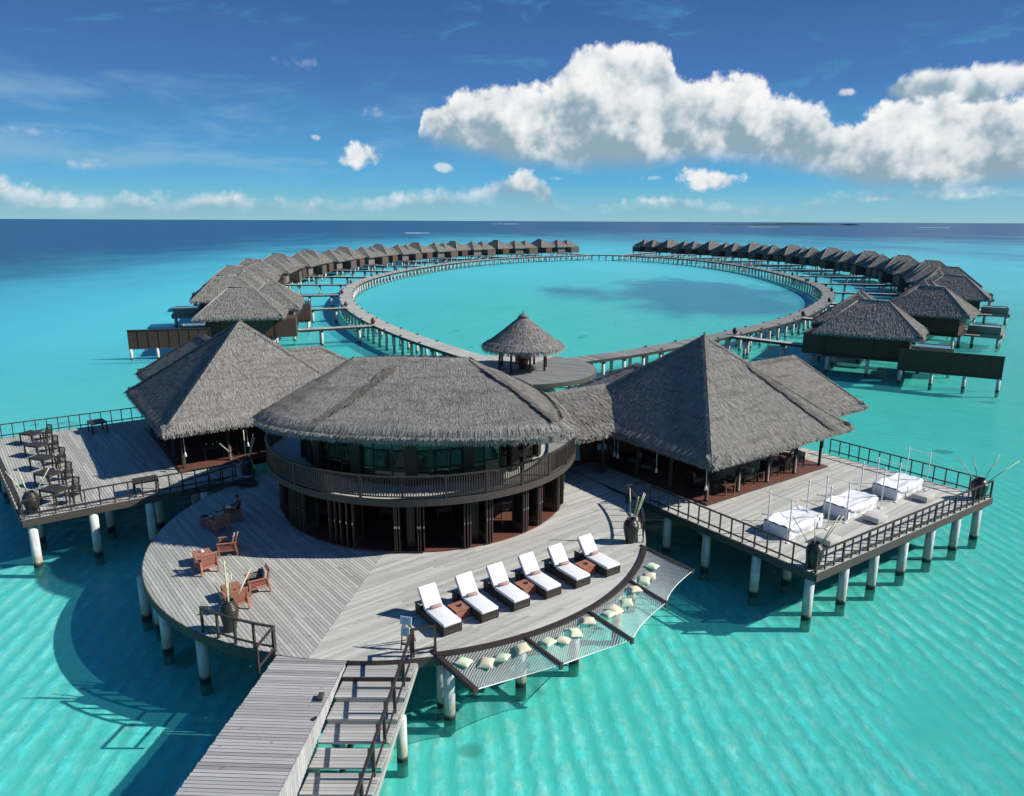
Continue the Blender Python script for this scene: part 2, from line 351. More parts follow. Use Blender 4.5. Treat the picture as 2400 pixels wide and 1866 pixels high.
body = t.nodes.new('ShaderNodeMixShader'); t.links.new((0.12+(deep*0.5+semi*0.62+(patch+reef)*0.15)*y.step(42.0, 105.0)).clamp().s, body.inputs[0]); t.links.new(tr.outputs[0], body.inputs[1]); t.links.new(df.outputs[0], body.inputs[2])
gl = t.nodes.new('ShaderNodeBsdfGlossy'); gl.inputs['Roughness'].default_value = 0.22
w1 = noise(t, mapv(t, p, (1.1, 1.9, 0), (0, 0, .5)), 1.0, 3, 0.62); w2 = noise(t, mapv(t, p, (.12, .22, 0), (0, 0, .4)), 1.0, 1, 0.5); w3 = noise(t, mapv(t, p, (.02, .05, 0)), 1.0, 1, 0.5)
bp = t.nodes.new('ShaderNodeBump'); bp.inputs['Distance'].default_value = 0.20; bp.inputs['Strength'].default_value = 0.7; t.links.new((w1*0.6+w2*1.2).s, bp.inputs['Height']); t.links.new(bp.outputs[0], gl.inputs['Normal'])
fr = t.nodes.new('ShaderNodeFresnel'); fr.inputs[0].default_value = 1.33; t.links.new(bp.outputs[0], fr.inputs['Normal'])
sk = t.nodes.new('ShaderNodeMixShader'); ff = (X(t, fr.outputs[0])*(0.30+w3*0.5)).mn(0.13+an.mx(0.0)*0.25)
t.links.new(ff.s, sk.inputs[0]); t.links.new(body.outputs[0], sk.inputs[1]); t.links.new(gl.outputs[0], sk.inputs[2]); t.links.new(sk.outputs[0], o_.inputs[0])

# ------------------------------------------------------------------ mesh builder
class MB:
    def __init__(s): s.v, s.f = [], []
    def add(s, vs, fs):
        n = len(s.v); s.v.extend(vs); s.f.extend(tuple(i+n for i in q) for q in fs); return s
    def prism(s, poly, z0, z1):
        n = len(poly)
        a = sum(poly[i][0]*poly[(i+1) % n][1]-poly[(i+1) % n][0]*poly[i][1] for i in range(n))
        if a < 0: poly = poly[::-1]
        vs = [(p[0], p[1], z0) for p in poly]+[(p[0], p[1], z1) for p in poly]
        fs = [tuple(range(n-1, -1, -1)), tuple(range(n, 2*n))]+[(i, (i+1) % n, (i+1) % n+n, i+n) for i in range(n)]
        return s.add(vs, fs)
    def box(s, c, d, rz=0.0, tilt=None):
        x, y, z = (q/2 for q in d); vs = []
        for k in (-1, 1):
            for (a, b_) in ((-1, -1), (1, -1), (1, 1), (-1, 1)): vs.append([a*x, b_*y, k*z])
        M = Matrix.Rotation(rz, 3, 'Z')
        if tilt: M = M @ Matrix.Rotation(tilt[0], 3, tilt[1])
        vs = [tuple(M @ Vector(v)+Vector(c)) for v in vs]
        return s.add(vs, [(3, 2, 1, 0), (4, 5, 6, 7), (0, 1, 5, 4), (1, 2, 6, 5), (2, 3, 7, 6), (3, 0, 4, 7)])
    def beam(s, p0, p1, w, h, up=(0, 0, 1)):
        a, b_ = Vector(p0), Vector(p1); d = (b_-a); L = d.length; d.normalize()
        upv = Vector(up)
        if abs(d.dot(upv)) > .98: upv = Vector((1, 0, 0))
        sd = d.cross(upv).normalized(); uu = sd.cross(d)
        vs = [tuple(q+sd*(i*w/2)+uu*(j*h/2)) for q in (a, b_) for (i, j) in ((-1, -1), (1, -1), (1, 1), (-1, 1))]
        return s.add(vs, [(0, 1, 2, 3), (7, 6, 5, 4), (4, 5, 1, 0), (5, 6, 2, 1), (6, 7, 3, 2), (7, 4, 0, 3)])
    def tube(s, pts, rads, n=8, cap=True):
        pts = [Vector(p) for p in pts]; N = len(pts); vs = []
        if not hasattr(rads, '__len__'): rads = [rads]*N
        prev = None
        for i in range(N):
            d = (pts[min(i+1, N-1)]-pts[max(i-1, 0)]).normalized()
            ref = Vector((0, 0, 1)) if abs(d.z) < .9 else Vector((1, 0, 0))
            a = d.cross(ref).normalized(); b_ = a.cross(d)
            vs += [tuple(pts[i]+a*(rads[i]*cos(2*pi*k/n))-b_*(rads[i]*sin(2*pi*k/n))) for k in range(n)]
        fs = [(i*n+k, i*n+(k+1) % n, (i+1)*n+(k+1) % n, (i+1)*n+k) for i in range(N-1) for k in range(n)]
        if cap: fs += [tuple(range(n-1, -1, -1)), tuple(range((N-1)*n, N*n))]
        return s.add(vs, fs)
    def lathe(s, prof, c=(0, 0, 0), n=24, cap=True):
        vs = [(c[0]+r*cos(2*pi*k/n), c[1]+r*sin(2*pi*k/n), c[2]+z) for (r, z) in prof for k in range(n)]
        N = len(prof); fs = [(i*n+k, i*n+(k+1) % n, (i+1)*n+(k+1) % n, (i+1)*n+k) for i in range(N-1) for k in range(n)]
        if cap: fs += [tuple(range(n-1, -1, -1)), tuple(range((N-1)*n, N*n))]
        return s.add(vs, fs)
    def mesh(s, name, m, smooth=False, off=(0, 0, 0)):
        me = bpy.data.meshes.new(name); v = np.array(s.v, float)-np.array(off, float)
        me.from_pydata(v.tolist() if len(v) else [], [], s.f); me.update()
        if m: me.materials.append(MATS[m])
        if smooth: me.polygons.foreach_set('use_smooth', [True]*len(me.polygons))
        return me
    def build(s, name, m, parent=None, smooth=False, kind=None, label=None, world=False, bevel=0.0):
        off = tuple(parent.location) if (world and parent is not None) else (0, 0, 0)
        o = bpy.data.objects.new(name, s.mesh(name, m, smooth, off)); COL.objects.link(o)
        if parent is not None: o.parent = parent
        if kind: o['kind'] = kind
        if label: o['label'] = label
        if bevel:
            md = o.modifiers.new('bevel', 'BEVEL'); md.width = bevel; md.segments = 2; md.limit_method = 'ANGLE'
        return o
def part(name, me, parent, loc=(0, 0, 0), rz=0.0, label=None):
    o = bpy.data.objects.new(name, me); COL.objects.link(o); o.parent = parent; o.location = loc; o.rotation_euler = (0, 0, rz)
    if label: o['label'] = label
    return o
def tag(o, label, cat, group=None):
    o['label'] = label; o['category'] = cat
    if group: o['group'] = group
    return o
def thing(name, label, cat, loc=(0, 0, 0), rz=0.0, group=None):
    o = bpy.data.objects.new(name, None); COL.objects.link(o); o.location = loc; o.rotation_euler = (0, 0, rz); o.empty_display_size = .2
    return tag(o, label, cat, group)
def struct(o): o['kind'] = 'structure'; return o
def dup(src, loc, rz, label, group=None, skip=()):
    r = src.copy(); COL.objects.link(r); r.location = loc; r.rotation_euler = (0, 0, rz); r['label'] = label
    if group: r['group'] = group
    for ch in list(src.children):
        if ch.name.split('.')[0] in skip: continue
        c_ = ch.copy(); COL.objects.link(c_); c_.parent = r
        for g in list(ch.children):
            d = g.copy(); COL.objects.link(d); d.parent = c_
    return r
ORD = ['first', 'second', 'third', 'fourth', 'fifth', 'sixth', 'seventh', 'eighth', 'ninth', 'tenth', 'eleventh', 'twelfth']
def rot2(x, y, a): return (x*cos(a)-y*sin(a), x*sin(a)+y*cos(a))

# polygon strips for boarding a deck
def clip(poly, nx, ny, d):                    # keep nx*x+ny*y <= d
    r = []
    for i in range(len(poly)):
        a, b_ = poly[i], poly[(i+1) % len(poly)]; fa = nx*a[0]+ny*a[1]-d; fb = nx*b_[0]+ny*b_[1]-d
        if fa <= 0: r.append(a)
        if fa*fb < 0:
            k = fa/(fa-fb); r.append((a[0]+k*(b_[0]-a[0]), a[1]+k*(b_[1]-a[1])))
    return r
def area(p): return abs(sum(p[i][0]*p[(i+1) % len(p)][1]-p[(i+1) % len(p)][0]*p[i][1] for i in range(len(p))))/2
def boards(poly, ang, pitch, gap, blen, rnd):
    c, s_ = cos(ang), sin(ang); res = []
    vs = [-s_*p[0]+c*p[1] for p in poly]; v = min(vs)
    while v < max(vs):
        q = clip(clip(poly, s_, -c, -v-gap/2), -s_, c, v+pitch-gap/2)
        if len(q) >= 3 and area(q) > .004:
            us = [c*p[0]+s_*p[1] for p in q]; u0 = min(us)-rnd.random()*blen; u1 = max(us)
            while u0 < u1:
                L = blen*(.8+.4*rnd.random())
                w = clip(clip(q, -c, -s_, -u0-.002), c, s_, u0+L-.002)
                if len(w) >= 3 and area(w) > .004: res.append(w)
                u0 += L
        v += pitch
    return res
def lay_boards(parent, poly, ang, z, m, pitch=.135, gap=.018, blen=3.8, singles=300, seed=1, thick=.03, jz=.003):
    rnd = random.Random(seed); bs = boards(poly, ang, pitch, gap, blen, rnd)
    cx = lambda w: (sum(p[0] for p in w)/len(w), sum(p[1] for p in w)/len(w))
    bs.sort(key=lambda w: -area(w)/((cx(w)[0])**2+(cx(w)[1])**2+(CAMZ-z)**2))
    rest = MB()
    for i, w in enumerate(bs):
        dz = (rnd.random()-.5)*2*jz
        if i < singles:
            c_ = cx(w); MB().prism(w, z-thick+dz, z+dz).build('plank', m, parent, world=True)
        else: rest.prism(w, z-thick+dz, z+dz)
    if rest.v: rest.build('planks', m, parent, kind='stuff', world=True)
# ------------------------------------------------------------------ sea, bed, island
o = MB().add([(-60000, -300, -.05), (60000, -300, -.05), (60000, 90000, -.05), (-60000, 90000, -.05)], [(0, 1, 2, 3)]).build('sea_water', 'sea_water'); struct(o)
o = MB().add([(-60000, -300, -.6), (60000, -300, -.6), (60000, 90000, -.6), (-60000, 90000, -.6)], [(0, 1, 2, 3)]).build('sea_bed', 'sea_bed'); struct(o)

def far_island(name, label, u0, u1, Y, prof, seed):
    rnd = random.Random(seed); m = MB(); x0 = direction(u0, 520); x1 = direction(u1, 520)
    xa, xb = x0.x/x0.y*Y, x1.x/x1.y*Y; N = 60
    vs, fs = [], []
    rows = 5
    for j in range(rows):
        for i in range(N+1):
            s_ = i/N; h = np.interp(s_, [q[0] for q in prof], [q[1] for q in prof])*(.85+.3*rnd.random())
            k_ = sin(pi*j/(rows-1)); vs.append((xa+(xb-xa)*s_, Y+(j-2)*60.0, -1.0 if j in (0, rows-1) else h*k_))
    for j in range(rows-1):
        for i in range(N): a = j*(N+1)+i; fs.append((a, a+1, a+N+2, a+N+1))
    m.add(vs, fs); return tag(m.build(name, 'island_green'), label, 'island')
far_island('island', 'long low dark green island on the horizon below the clouds', 1675, 1962, 4200, [(0, 2), (.3, 4), (.35, 8), (.5, 9), (.66, 13), (.8, 10), (1, 2)], 1)
far_island('island', 'tiny rounded islet just right of the long low island', 1974, 2006, 4200, [(0, 2), (.3, 7), (.7, 8), (1, 2)], 2)
def breaker(u, v, wpx, label):
    d = direction(u, v); k_ = -CAMZ/d.z; Y = d.y*k_; Xc = d.x*k_; hw = wpx/2/FPX*Y; rnd = random.Random(u); N = 30
    vs, fs = [], []
    for i in range(N+1):
        s_ = -1+2*i/N; th = (1-abs(s_)**3)*max(0, rnd.random()-.15)*Y*Y/CAMZ/FPX*0.42; yo = rnd.random()*th*.4
        vs += [(Xc+s_*hw, Y+yo-th, .03), (Xc+s_*hw, Y+yo, .35), (Xc+s_*hw, Y+yo+th, .03)]
    for i in range(N): a = i*3; fs += [(a, a+3, a+4, a+1), (a+1, a+4, a+5, a+2)]
    tag(MB().add(vs, fs).build('breaker', 'breaker_foam'), label, 'wave', 'surf breaking on the outer reef')
breaker(976, 546.5, 56, 'white breaker on the reef behind the left villa row')
breaker(1185, 525, 70, 'thin white breaker near the horizon above the ring gap')
breaker(1790, 532, 80, 'long thin breaker on the reef below the island')
breaker(2190, 534, 70, 'thin breaker at the far right near the horizon')

# ------------------------------------------------------------------ piles
PILE = MB().lathe([(.17, -2.0), (.17, 0.0), (.165, 1.0)], n=14)
def pile_mesh(r, top):
    return MB().lathe([(r*1.04, -1.9), (r, .2), (r, top)], n=14).mesh('pile', 'pile', True)
PM = {}
def pile(parent, x, y, r, top):
    k_ = (round(r, 3), round(top, 3))
    if k_ not in PM: PM[k_] = pile_mesh(*k_)
    L = parent.location
    return part('pile', PM[k_], parent, (x-L[0], y-L[1], -L[2]))

# ------------------------------------------------------------------ round sun deck
DC, DR, DZ = (-5.04, 32.43), 11.27, 2.2
LC = (-4.55, 36.4)                               # centre of the round lounge
circ = [(DC[0]+DR*cos(a), DC[1]+DR*sin(a)) for a in np.linspace(0, 2*pi, 120, endpoint=False)]
main_deck = thing('sun_deck', 'round weathered timber deck carrying the loungers, on white piles', 'deck', (DC[0], DC[1], 0))
S0, S1 = (-6.67, 21.3), (-5.55, 29.1)            # seam where the boards change direction
sx, sy = S1[0]-S0[0], S1[1]-S0[1]; sl_ = hypot(sx, sy); nx_, ny_ = sy/sl_, -sx/sl_; dd = nx_*S0[0]+ny_*S0[1]
lay_boards(main_deck, clip(circ, nx_, ny_, dd-.012), radians(-51.5), DZ, 'deck_cross', singles=190, seed=3)
lay_boards(main_deck, clip(circ, -nx_, -ny_, -dd-.012), radians(39.5), DZ, 'deck_along', singles=110, seed=4, jz=.002)
ring = MB()
N = 120
vs, fs = [], []
for i in range(N):
    a = 2*pi*i/N
    for (r, z) in ((DR+.03, DZ-.005), (DR+.03, DZ-.36), (DR-.12, DZ-.36), (DR-.12, DZ-.034)): vs.append((r*cos(a), r*sin(a), z))
for i in range(N):
    for j in range(4):
        a0_, b0_ = i*4+j, i*4+(j+1) % 4; a1_, b1_ = ((i+1) % N)*4+j, ((i+1) % N)*4+(j+1) % 4; fs.append((a0_, b0_, b1_, a1_))
ring.add(vs, fs).build('edge_beam', 'fascia_wood', main_deck)
jo = MB()
for k_ in range(-8, 9): 
    y_ = DC[1]+k_*1.3; h_ = sqrt(max(0, (DR-.15)**2-(k_*1.3)**2))
    if h_ > 1: jo.box((DC[0], y_, DZ-.15), (2*h_, .09, .2))
jo.build('joist', 'dark_wood', main_deck, world=True)
for (x, y) in [(-15.3, 27.6), (-13.3, 25.2), (-11.1, 23.35), (-8.8, 24.2), (-14.4, 26.9), (-2.35, 21.95), (-2.05, 21.35), (.36, 23.1), (2.39, 24.57), (4.3, 26.7), (5.3, 29.2), (-15.2, 33.5), (-12.0, 29), (-8, 28), (-3, 27), (1, 27), (-5, 23.5)]:
    pile(main_deck, x, y, .195, DZ-.36)
# timber arms that hold the nets out over the water
BI = [(-2.48, 21.55), (.50, 22.56), (2.89, 24.29), (4.79, 26.65), (5.93, 29.74)]
BO = [(-1.09, 19.78), (1.65, 21.10), (4.20, 22.58), (5.90, 25.14), (7.54, 27.77)]
for i in range(5):
    a, b_ = BI[i], BO[i]; w_ = .17 if i == 0 else .12
    ex = (a[0]+(a[0]-b_[0])*.12, a[1]+(a[1]-b_[1])*.12)
    m_ = MB(); m_.beam((*ex, DZ-.02), (b_[0], b_[1], DZ-.12), w_, .16); m_.box((b_[0], b_[1], DZ-.13), (w_+.03, .06, .22), atan2(b_[1]-a[1], b_[0]-a[0])+pi/2)
    m_.build('outrigger_beam', 'rail_wood', main_deck, world=True, bevel=.01)
vs, fs = [], []                                   # dark kerb along the net side
aa = [atan2(p[1]-DC[1], p[0]-DC[0]) for p in (BI[0], BI[4])]
for i in range(41):
    a = aa[0]+(aa[1]-aa[0])*i/40
    for (r, z) in ((DR-.13, DZ+.004), (DR-.13, DZ+.07), (DR+.09, DZ+.07), (DR+.09, DZ-.2)): vs.append((r*cos(a), r*sin(a), z))
for i in range(40):
    for j in range(3): a0_ = i*4+j; fs.append((a0_, a0_+1, a0_+5, a0_+4))
MB().add(vs, fs).build('kerb', 'rail_wood', main_deck)

# nets
def net(i):
    a, b_, c_, d_ = [Vector((*q, DZ)) for q in (BI[i], BI[i+1], BO[i+1], BO[i])]
    mid_i = (a+b_)/2-Vector((*DC, DZ)); mid_i = Vector((*DC, DZ))+mid_i.normalized()*(DR+.07)
    def P(s, t_):
        inner = a*(1-s)+b_*s; r = inner-Vector((*DC, DZ)); inner = Vector((*DC, DZ))+r.normalized()*(DR+.07)
        outer = d_*(1-s)+c_*s; bow = sin(pi*s)*.30
        outer = outer+(inner-outer).normalized()*bow
        p_ = inner*(1-t_)+outer*t_; p_.z = DZ-.03-.05*t_-.24*sin(pi*s)*sin(pi*min(1, t_*.62))
        return p_
    names = ['the first net from the steps', 'the second net from the steps', 'the third net from the steps', 'the last net, next to the tall jar']
    lab = ['white rope net over the water, first from the entrance steps', 'white rope net over the water, second from the entrance steps', 'white rope net over the water, third from the entrance steps', 'white rope net over the water, farthest from the entrance steps'][i]
    T = thing('rope_net', lab, 'net', tuple((a+b_+c_+d_)/4), 0, 'lounging nets along the deck edge')
    NS, NT = 54, 36; m_ = MB(); vs, fs = [], []
    G = [[P(s/NS, t_/NT) for t_ in range(NT+1)] for s in range(NS+1)]
    def strand(p0, p1, w_=.0055):
        d = (p1-p0); sd = Vector((-d.y, d.x, 0)).normalized()*w_; n = len(vs)
        vs.extend([tuple(p0-sd), tuple(p1-sd), tuple(p1+sd), tuple(p0+sd), tuple((p0+p1)/2+Vector((0, 0, .012)))])
        fs.extend([(n, n+1, n+4), (n+1, n+2, n+4), (n+2, n+3, n+4), (n+3, n, n+4)])
    for s in range(NS):
        for t_ in range(NT):
            strand(G[s][t_], G[s+1][t_+1]) if (s+t_) % 2 == 0 else strand(G[s+1][t_], G[s][t_+1])
    m_.add(vs, fs).build('net_mesh', 'rope', T, world=True, kind='stuff')
    MB().tube([P(s/30, 1.0) for s in range(31)], .017, 6).build('edge_rope', 'rope', T, True, world=True)
    for s in (0, 1): MB().tube([P(s, k_/12) for k_ in range(13)], .010, 6).build('side_rope', 'rope', T, True, world=True)
    return P
NETS = [net(i) for i in range(4)]
# cushions lying in the nets
def cushion_mesh(m_, seed, w=.52):
    rnd = random.Random(seed); n = 10; vs, fs = [], []
    for sgn in (1, -1):
        for i in range(n+1):
            for j in range(n+1):
                a, b_ = -1+2*i/n, -1+2*j/n; pin = 1-.10*(1-a*a)*abs(b_)**2-.0; pin2 = 1-.10*(1-b_*b_)*abs(a)**2
                h_ = ((1-a*a)*(1-b_*b_))**.45*.10*(1+.10*(rnd.random()-.5)); vs.append((a*w/2*pin2, b_*w/2*pin, sgn*h_))
    M_ = (n+1)**2
    for i in range(n):
        for j in range(n):
            q = i*(n+1)+j; fs += [(q, q+n+1, q+n+2, q+1), (q+M_, q+1+M_, q+n+2+M_, q+n+1+M_)]
    return MB().add(vs, fs).mesh('cushion', m_, True)
CM = {'g': cushion_mesh('green_cloth', 1), 'c': cushion_mesh('cream_cloth', 2)}
CUS = [(0, -1.53, 21.15, 'g'), (0, -.80, 21.24, 'c'), (0, -.29, 21.51, 'g'), (0, .39, 21.92, 'c'), (1, 1.26, 22.32, 'g'), (1, 1.81, 22.58, 'c'), (1, 2.26, 23.05, 'g'), (1, 2.79, 23.64, 'c'),
       (2, 3.57, 24.14, 'g'), (2, 3.88, 24.55, 'c'), (2, 4.38, 25.13, 'g'), (2, 4.84, 25.98, 'c'), (3, 5.33, 26.78, 'g'), (3, 5.65, 27.24, 'c'), (3, 5.93, 28.09, 'g')]
NN = ['first', 'second', 'third', 'farthest']
seen = {}
for k_, (i, x, y, c_) in enumerate(CUS):
    best = min(((NETS[i](s/20, t_/20)-Vector((x, y, 0))).to_2d().length, s, t_) for s in range(21) for t_ in range(21)); q = NETS[i](best[1]/20, best[2]/20)
    j = seen.get((i, c_), 0); seen[(i, c_)] = j+1
    nm = {'g': 'pale green', 'c': 'cream'}[c_]; tot = sum(1 for e in CUS if e[0] == i and e[3] == c_)
    which = 'only' if tot == 1 else ('nearer the steps' if j == 0 else 'farther from the steps')
    lab = (f'{nm} cushion on the {NN[i]} net, the only {nm} one there' if tot == 1 else f'{nm} cushion on the {NN[i]} net, the {nm} one {which}')
    o = bpy.data.objects.new('cushion', CM[c_]); COL.objects.link(o); tag(o, lab, 'cushion', 'cushions on the rope nets')
    o.location = (x, y, q.z+.105); o.rotation_euler = (radians(rng.uniform(-10, 14)), radians(rng.uniform(-12, 12)), radians(rng.uniform(0, 90)))

# ------------------------------------------------------------------ railings
def railing(label, pts, posts=.63, h=.9, zs=None, group='timber deck railings', lower=.2, pw=.055, thick=None, mat_='rail_wood'):
    """pts: line of (x, y, z); posts along it, a top rail and a lower rail"""
    P = [Vector(p) for p in pts]; T = thing('railing', label, 'railing', tuple(P[0]), 0, group)
    pm = MB().box((0, 0, h/2), (pw, pw, h)).mesh('post', mat_); tk = MB().box((0, 0, h/2-.08), (pw*1.5, pw*1.5, h+.12)).mesh('post', mat_)
    k_ = 0
    for i in range(len(P)-1):
        d = P[i+1]-P[i]; L = d.to_2d().length; n = max(1, round(L/posts)) if posts else 1; az = atan2(d.y, d.x)
        for j in range(n+1 if i == len(P)-2 else n):
            q = P[i]+d*(j/n); part('post', tk if (thick and k_ % thick == 0) else pm, T, tuple(q-P[0]), az); k_ += 1
    for hh, w_, hgt, nm in ((h+.025, .085, .055, 'top_rail'), (lower, .05, .06, 'lower_rail')):
        m_ = MB()
        for i in range(len(P)-1):
            d = (P[i+1]-P[i]).normalized()*.02
            m_.beam(P[i]-d+Vector((0, 0, hh)), P[i+1]+d+Vector((0, 0, hh+.0015*(i % 2))), w_, hgt)
        m_.build(nm, mat_, T, world=True)
    return T

# ------------------------------------------------------------------ left terrace (a step higher) and right terrace
GU, GN = Vector((cos(radians(35.3)), sin(radians(35.3)), 0)), Vector((-sin(radians(35.3)), cos(radians(35.3)), 0))
def terrace(name, label, poly, z, ang, m_, singles, seed, pile_xy, jz):
    T = thing(name, label, 'deck', (poly[0][0], poly[0][1], 0))
    lay_boards(T, poly, ang, z, m_, singles=singles, seed=seed, jz=jz)
    n = len(poly)
    cx_ = sum(p[0] for p in poly)/n; cy_ = sum(p[1] for p in poly)/n
    for i in range(n):
        a, b_ = Vector(poly[i]), Vector(poly[(i+1) % n]); d = (b_-a).normalized(); nr = Vector((d.y, -d.x))
        if nr.dot(Vector((cx_, cy_))-a) > 0: nr = -nr
        a2, b2 = a+nr*.03-d*.0, b_+nr*.03-d*.06*0
        MB().beam((a2.x, a2.y, z-.178), (b2.x, b2.y, z-.178), .06, .34-.004*i).build('edge_beam', 'fascia_wood', T, world=True)
    m2 = MB(); inset = [((p[0]-cx_)*.97+cx_, (p[1]-cy_)*.97+cy_) for p in poly]; m2.prism(inset, z-.3, z-.05); m2.build('joist', 'dark_wood', T, world=True)
    for (x, y) in pile_xy: pile(T, x, y, .20, z-.33)
    return T
A0 = Vector((-22.88, 31.76)); g2, n2v = GU.to_2d(), GN.to_2d()
LZ = 2.5
lpoly = [tuple(A0), tuple(A0+g2*10.6), tuple(A0+g2*10.6+n2v*20.3), tuple(A0+n2v*20.3-g2*0)]
LB = Vector((-33.4, 44.4)); lpoly = [tuple(A0), tuple(A0+g2*10.6), tuple(LB+g2*12.2), tuple(LB)]; le = (LB-A0).normalized()
lp = [(-22.75, 32.2), (-20.6, 33.55), (-18.55, 35.0), (-16.3, 36.4), (-19.2, 37.2), (-21.6, 36.6), (-24.5, 35.2), (-26.5, 38.0), (-28.6, 40.8), (-32.4, 43.6), (-30.6, 41.6), (-24, 41.5), (-17, 41)]
left_terrace = terrace('dining_terrace', 'square timber terrace with black tables beside the left pavilion', lpoly, LZ, radians(-51.5), 'deck_cross', 260, 11, lp, .003)
B0, B1, B2 = Vector((12.46, 27.33)), Vector((25.2, 35.98)), Vector((19.8, 43.03))
rpoly = [tuple(B0), tuple(B1), tuple(B2+(B2-B1)*1.0), tuple(B0+n2v*17.6)]
rp = [(12.44, 27.75), (14.47, 29.05), (16.43, 30.4), (18.5, 31.8), (20.54, 33.2), (22.6, 34.55), (24.5, 35.9), (10.9, 29.85), (9.3, 32.2), (12.8, 31), (15, 33), (7.9, 34.4), (21, 38), (23, 38.6), (21.3, 41.0), (17.0, 46)]
right_terrace = terrace('daybed_terrace', 'square timber terrace with white daybeds beside the right pavilion', rpoly, DZ, radians(39.5), 'deck_along', 240, 12, rp, .002)
lk = thing('link_deck', 'small timber landing joining the round deck to the right terrace', 'deck', (4, 38, 0))
lay_boards(lk, [(4.6, 34.2), (6.75, 34.95), (2.3, 41.2), (-1.5, 46.5), (-7, 44)], radians(39.5), DZ-.012, 'deck_plain', singles=40, seed=5)
lw = thing('link_walkway', 'straight boardwalk hidden behind the thatched lounge roof', 'boardwalk', (0, 54, 0))
lay_boards(lw, [(-1.8, 46), (1.2, 46), (1.9, 64), (-1.1, 64)], 0.0, DZ-.02, 'deck_plain', singles=0, seed=6)

ri = .06
railing('dark railing along the front of the left terrace', [(*(A0+g2*.1+n2v*ri), LZ), (*(A0+g2*9.6+n2v*ri), LZ)])
railing('dark railing down the outer left side of the dining terrace', [(*(A0+g2*ri+le*.4), LZ), (*(LB+g2*ri-le*.1), LZ)])
railing('dark railing along the back of the dining terrace against the turquoise water', [(*(LB+g2*.2-n2v*.1), LZ), (*(LB+g2*9.6-n2v*.1), LZ)])
railing('heavy brown railing along the seaward front of the daybed terrace', [(*(B0+g2*.08+n2v*ri), DZ), (*(B1-g2*.06+n2v*ri), DZ)], thick=3)
railing('plum brown railing on the lagoon side of the daybed terrace facing the round deck', [(*(B0+g2*ri+n2v*.5), DZ), (*(B0+g2*ri+n2v*9.4), DZ)])
railing('black railing along the far right side of the daybed terrace', [(*(B1-g2*ri+n2v*.5), DZ), (*(B1-g2*ri+n2v*9.2), DZ)])
crv = [(DC[0]+(DR-.12)*cos(a), DC[1]+(DR-.12)*sin(a), DZ) for a in np.linspace(radians(-11), radians(13), 7)]
railing('curved dark railing on the deck edge beside the tall jar', crv, posts=10, h=.95)
railing('short dark railing joining the curved rail to the right terrace', [(5.9, 35.1, DZ), (6.9, 35.6, DZ)], posts=10)
crv = [(DC[0]+(DR-.1)*cos(a), DC[1]+(DR-.1)*sin(a), DZ) for a in np.linspace(atan2(22.83-DC[1], -10.75-DC[0]), atan2(21.68-DC[1], -7.83-DC[0]), 5)]
railing('curved black railing in front of the big jar left of the boardwalk', crv, posts=10, h=.92, pw=.075)
railing('short black railing down the left edge of the boardwalk', [(-7.86, 21.55, DZ), (-8.0, 20.45, DZ)], posts=10, h=.92, pw=.075)
railing('short black railing beside the sign at the head of the steps', [(-3.28, 21.42, DZ), (-2.52, 21.66, DZ)], posts=10, h=.95, pw=.075)

# ------------------------------------------------------------------ boardwalk and steps in front
bw = thing('boardwalk', 'level grey boardwalk running from the round deck towards the viewer', 'boardwalk', (-6.8, 17, 0))
rnd = random.Random(5); y = 21.5
while y > 11.2:
    p_ = .128*(.96+.08*rnd.random()); yl, yr = y, y-.0
    xl = lambda q: -7.86+(20.48-q)*-.108; xr = lambda q: -5.47-(20.3-q)*.0755
    j = (rnd.random()-.5)*.03; dz = (rnd.random()-.5)*.006
    sk_ = .05                                     # boards run slightly askew
    q = [(xl(y)+j, y+sk_), (xr(y)+.02, y-sk_), (xr(y)+.02, y-p_+.016-sk_), (xl(y)+j, y-p_+.016+sk_)]
    MB().prism(q, DZ-.049+dz, DZ-.012+dz).build('plank', 'deck_walk', bw, world=True)
    y -= p_
for (dx, nm) in ((.15, 'bearer'), (1.2, 'bearer'), (2.3, 'bearer')):
    MB().beam((-7.86+dx, 21.0, DZ-.16), (-8.9+dx*1.08, 10.9, DZ-.16), .12, .22).build(nm, 'dark_wood', bw, world=True)
MB().prism([(-7.84, 21.1), (-5.46, 21.1), (-6.14, 11.3), (-8.84, 11.3)], DZ-.085, DZ-.062).build('sun_block_sheet', 'dark_wood', bw, world=True)  # hidden sheet added to keep sun from striping through the plank gaps
sw = 0; y = 20.9                                   # white boarded side, deepening as the steps fall away
while y > 11.2:
    x_ = -5.44-(20.3-y)*.0755; depth = .12+max(0, (20.6-y))*.205
    MB().box((x_+.0, y, DZ-.004-depth/2), (.035, .128, depth), radians(-4.3)).build('side_board', 'white_boards', bw, world=True); y -= .135
for (x, yy) in [(-8.0, 19.0), (-5.9, 18.6), (-8.3, 15.6), (-6.1, 15.2), (-8.6, 12), (-6.3, 11.8)]: pile(bw, x, yy, .19, DZ-.27)
m_ = MB().box((0, 0, .06), (.16, .30, .12)); m_.box((0, .02, .125), (.12, .2, .02)); o = m_.build('power_box', 'fascia_wood', None, bevel=.01); tag(o, 'small grey wooden box on the edge of the boardwalk', 'box'); o.location = (-5.72, 19.22, DZ)
m_ = MB(); m_.box((0, 0, .01), (.16, .07, .02)); m_.tube([(-.055, 0, .02), (-.05, 0, .06), (.05, 0, .06), (.055, 0, .02)], .014, 6); o = m_.build('mooring_cleat', 'dark_wood', None); tag(o, 'small dark mooring cleat on the edge of the boardwalk', 'cleat'); o.location = (-5.66, 18.28, DZ); o.rotation_euler = (0, 0, 1.3)

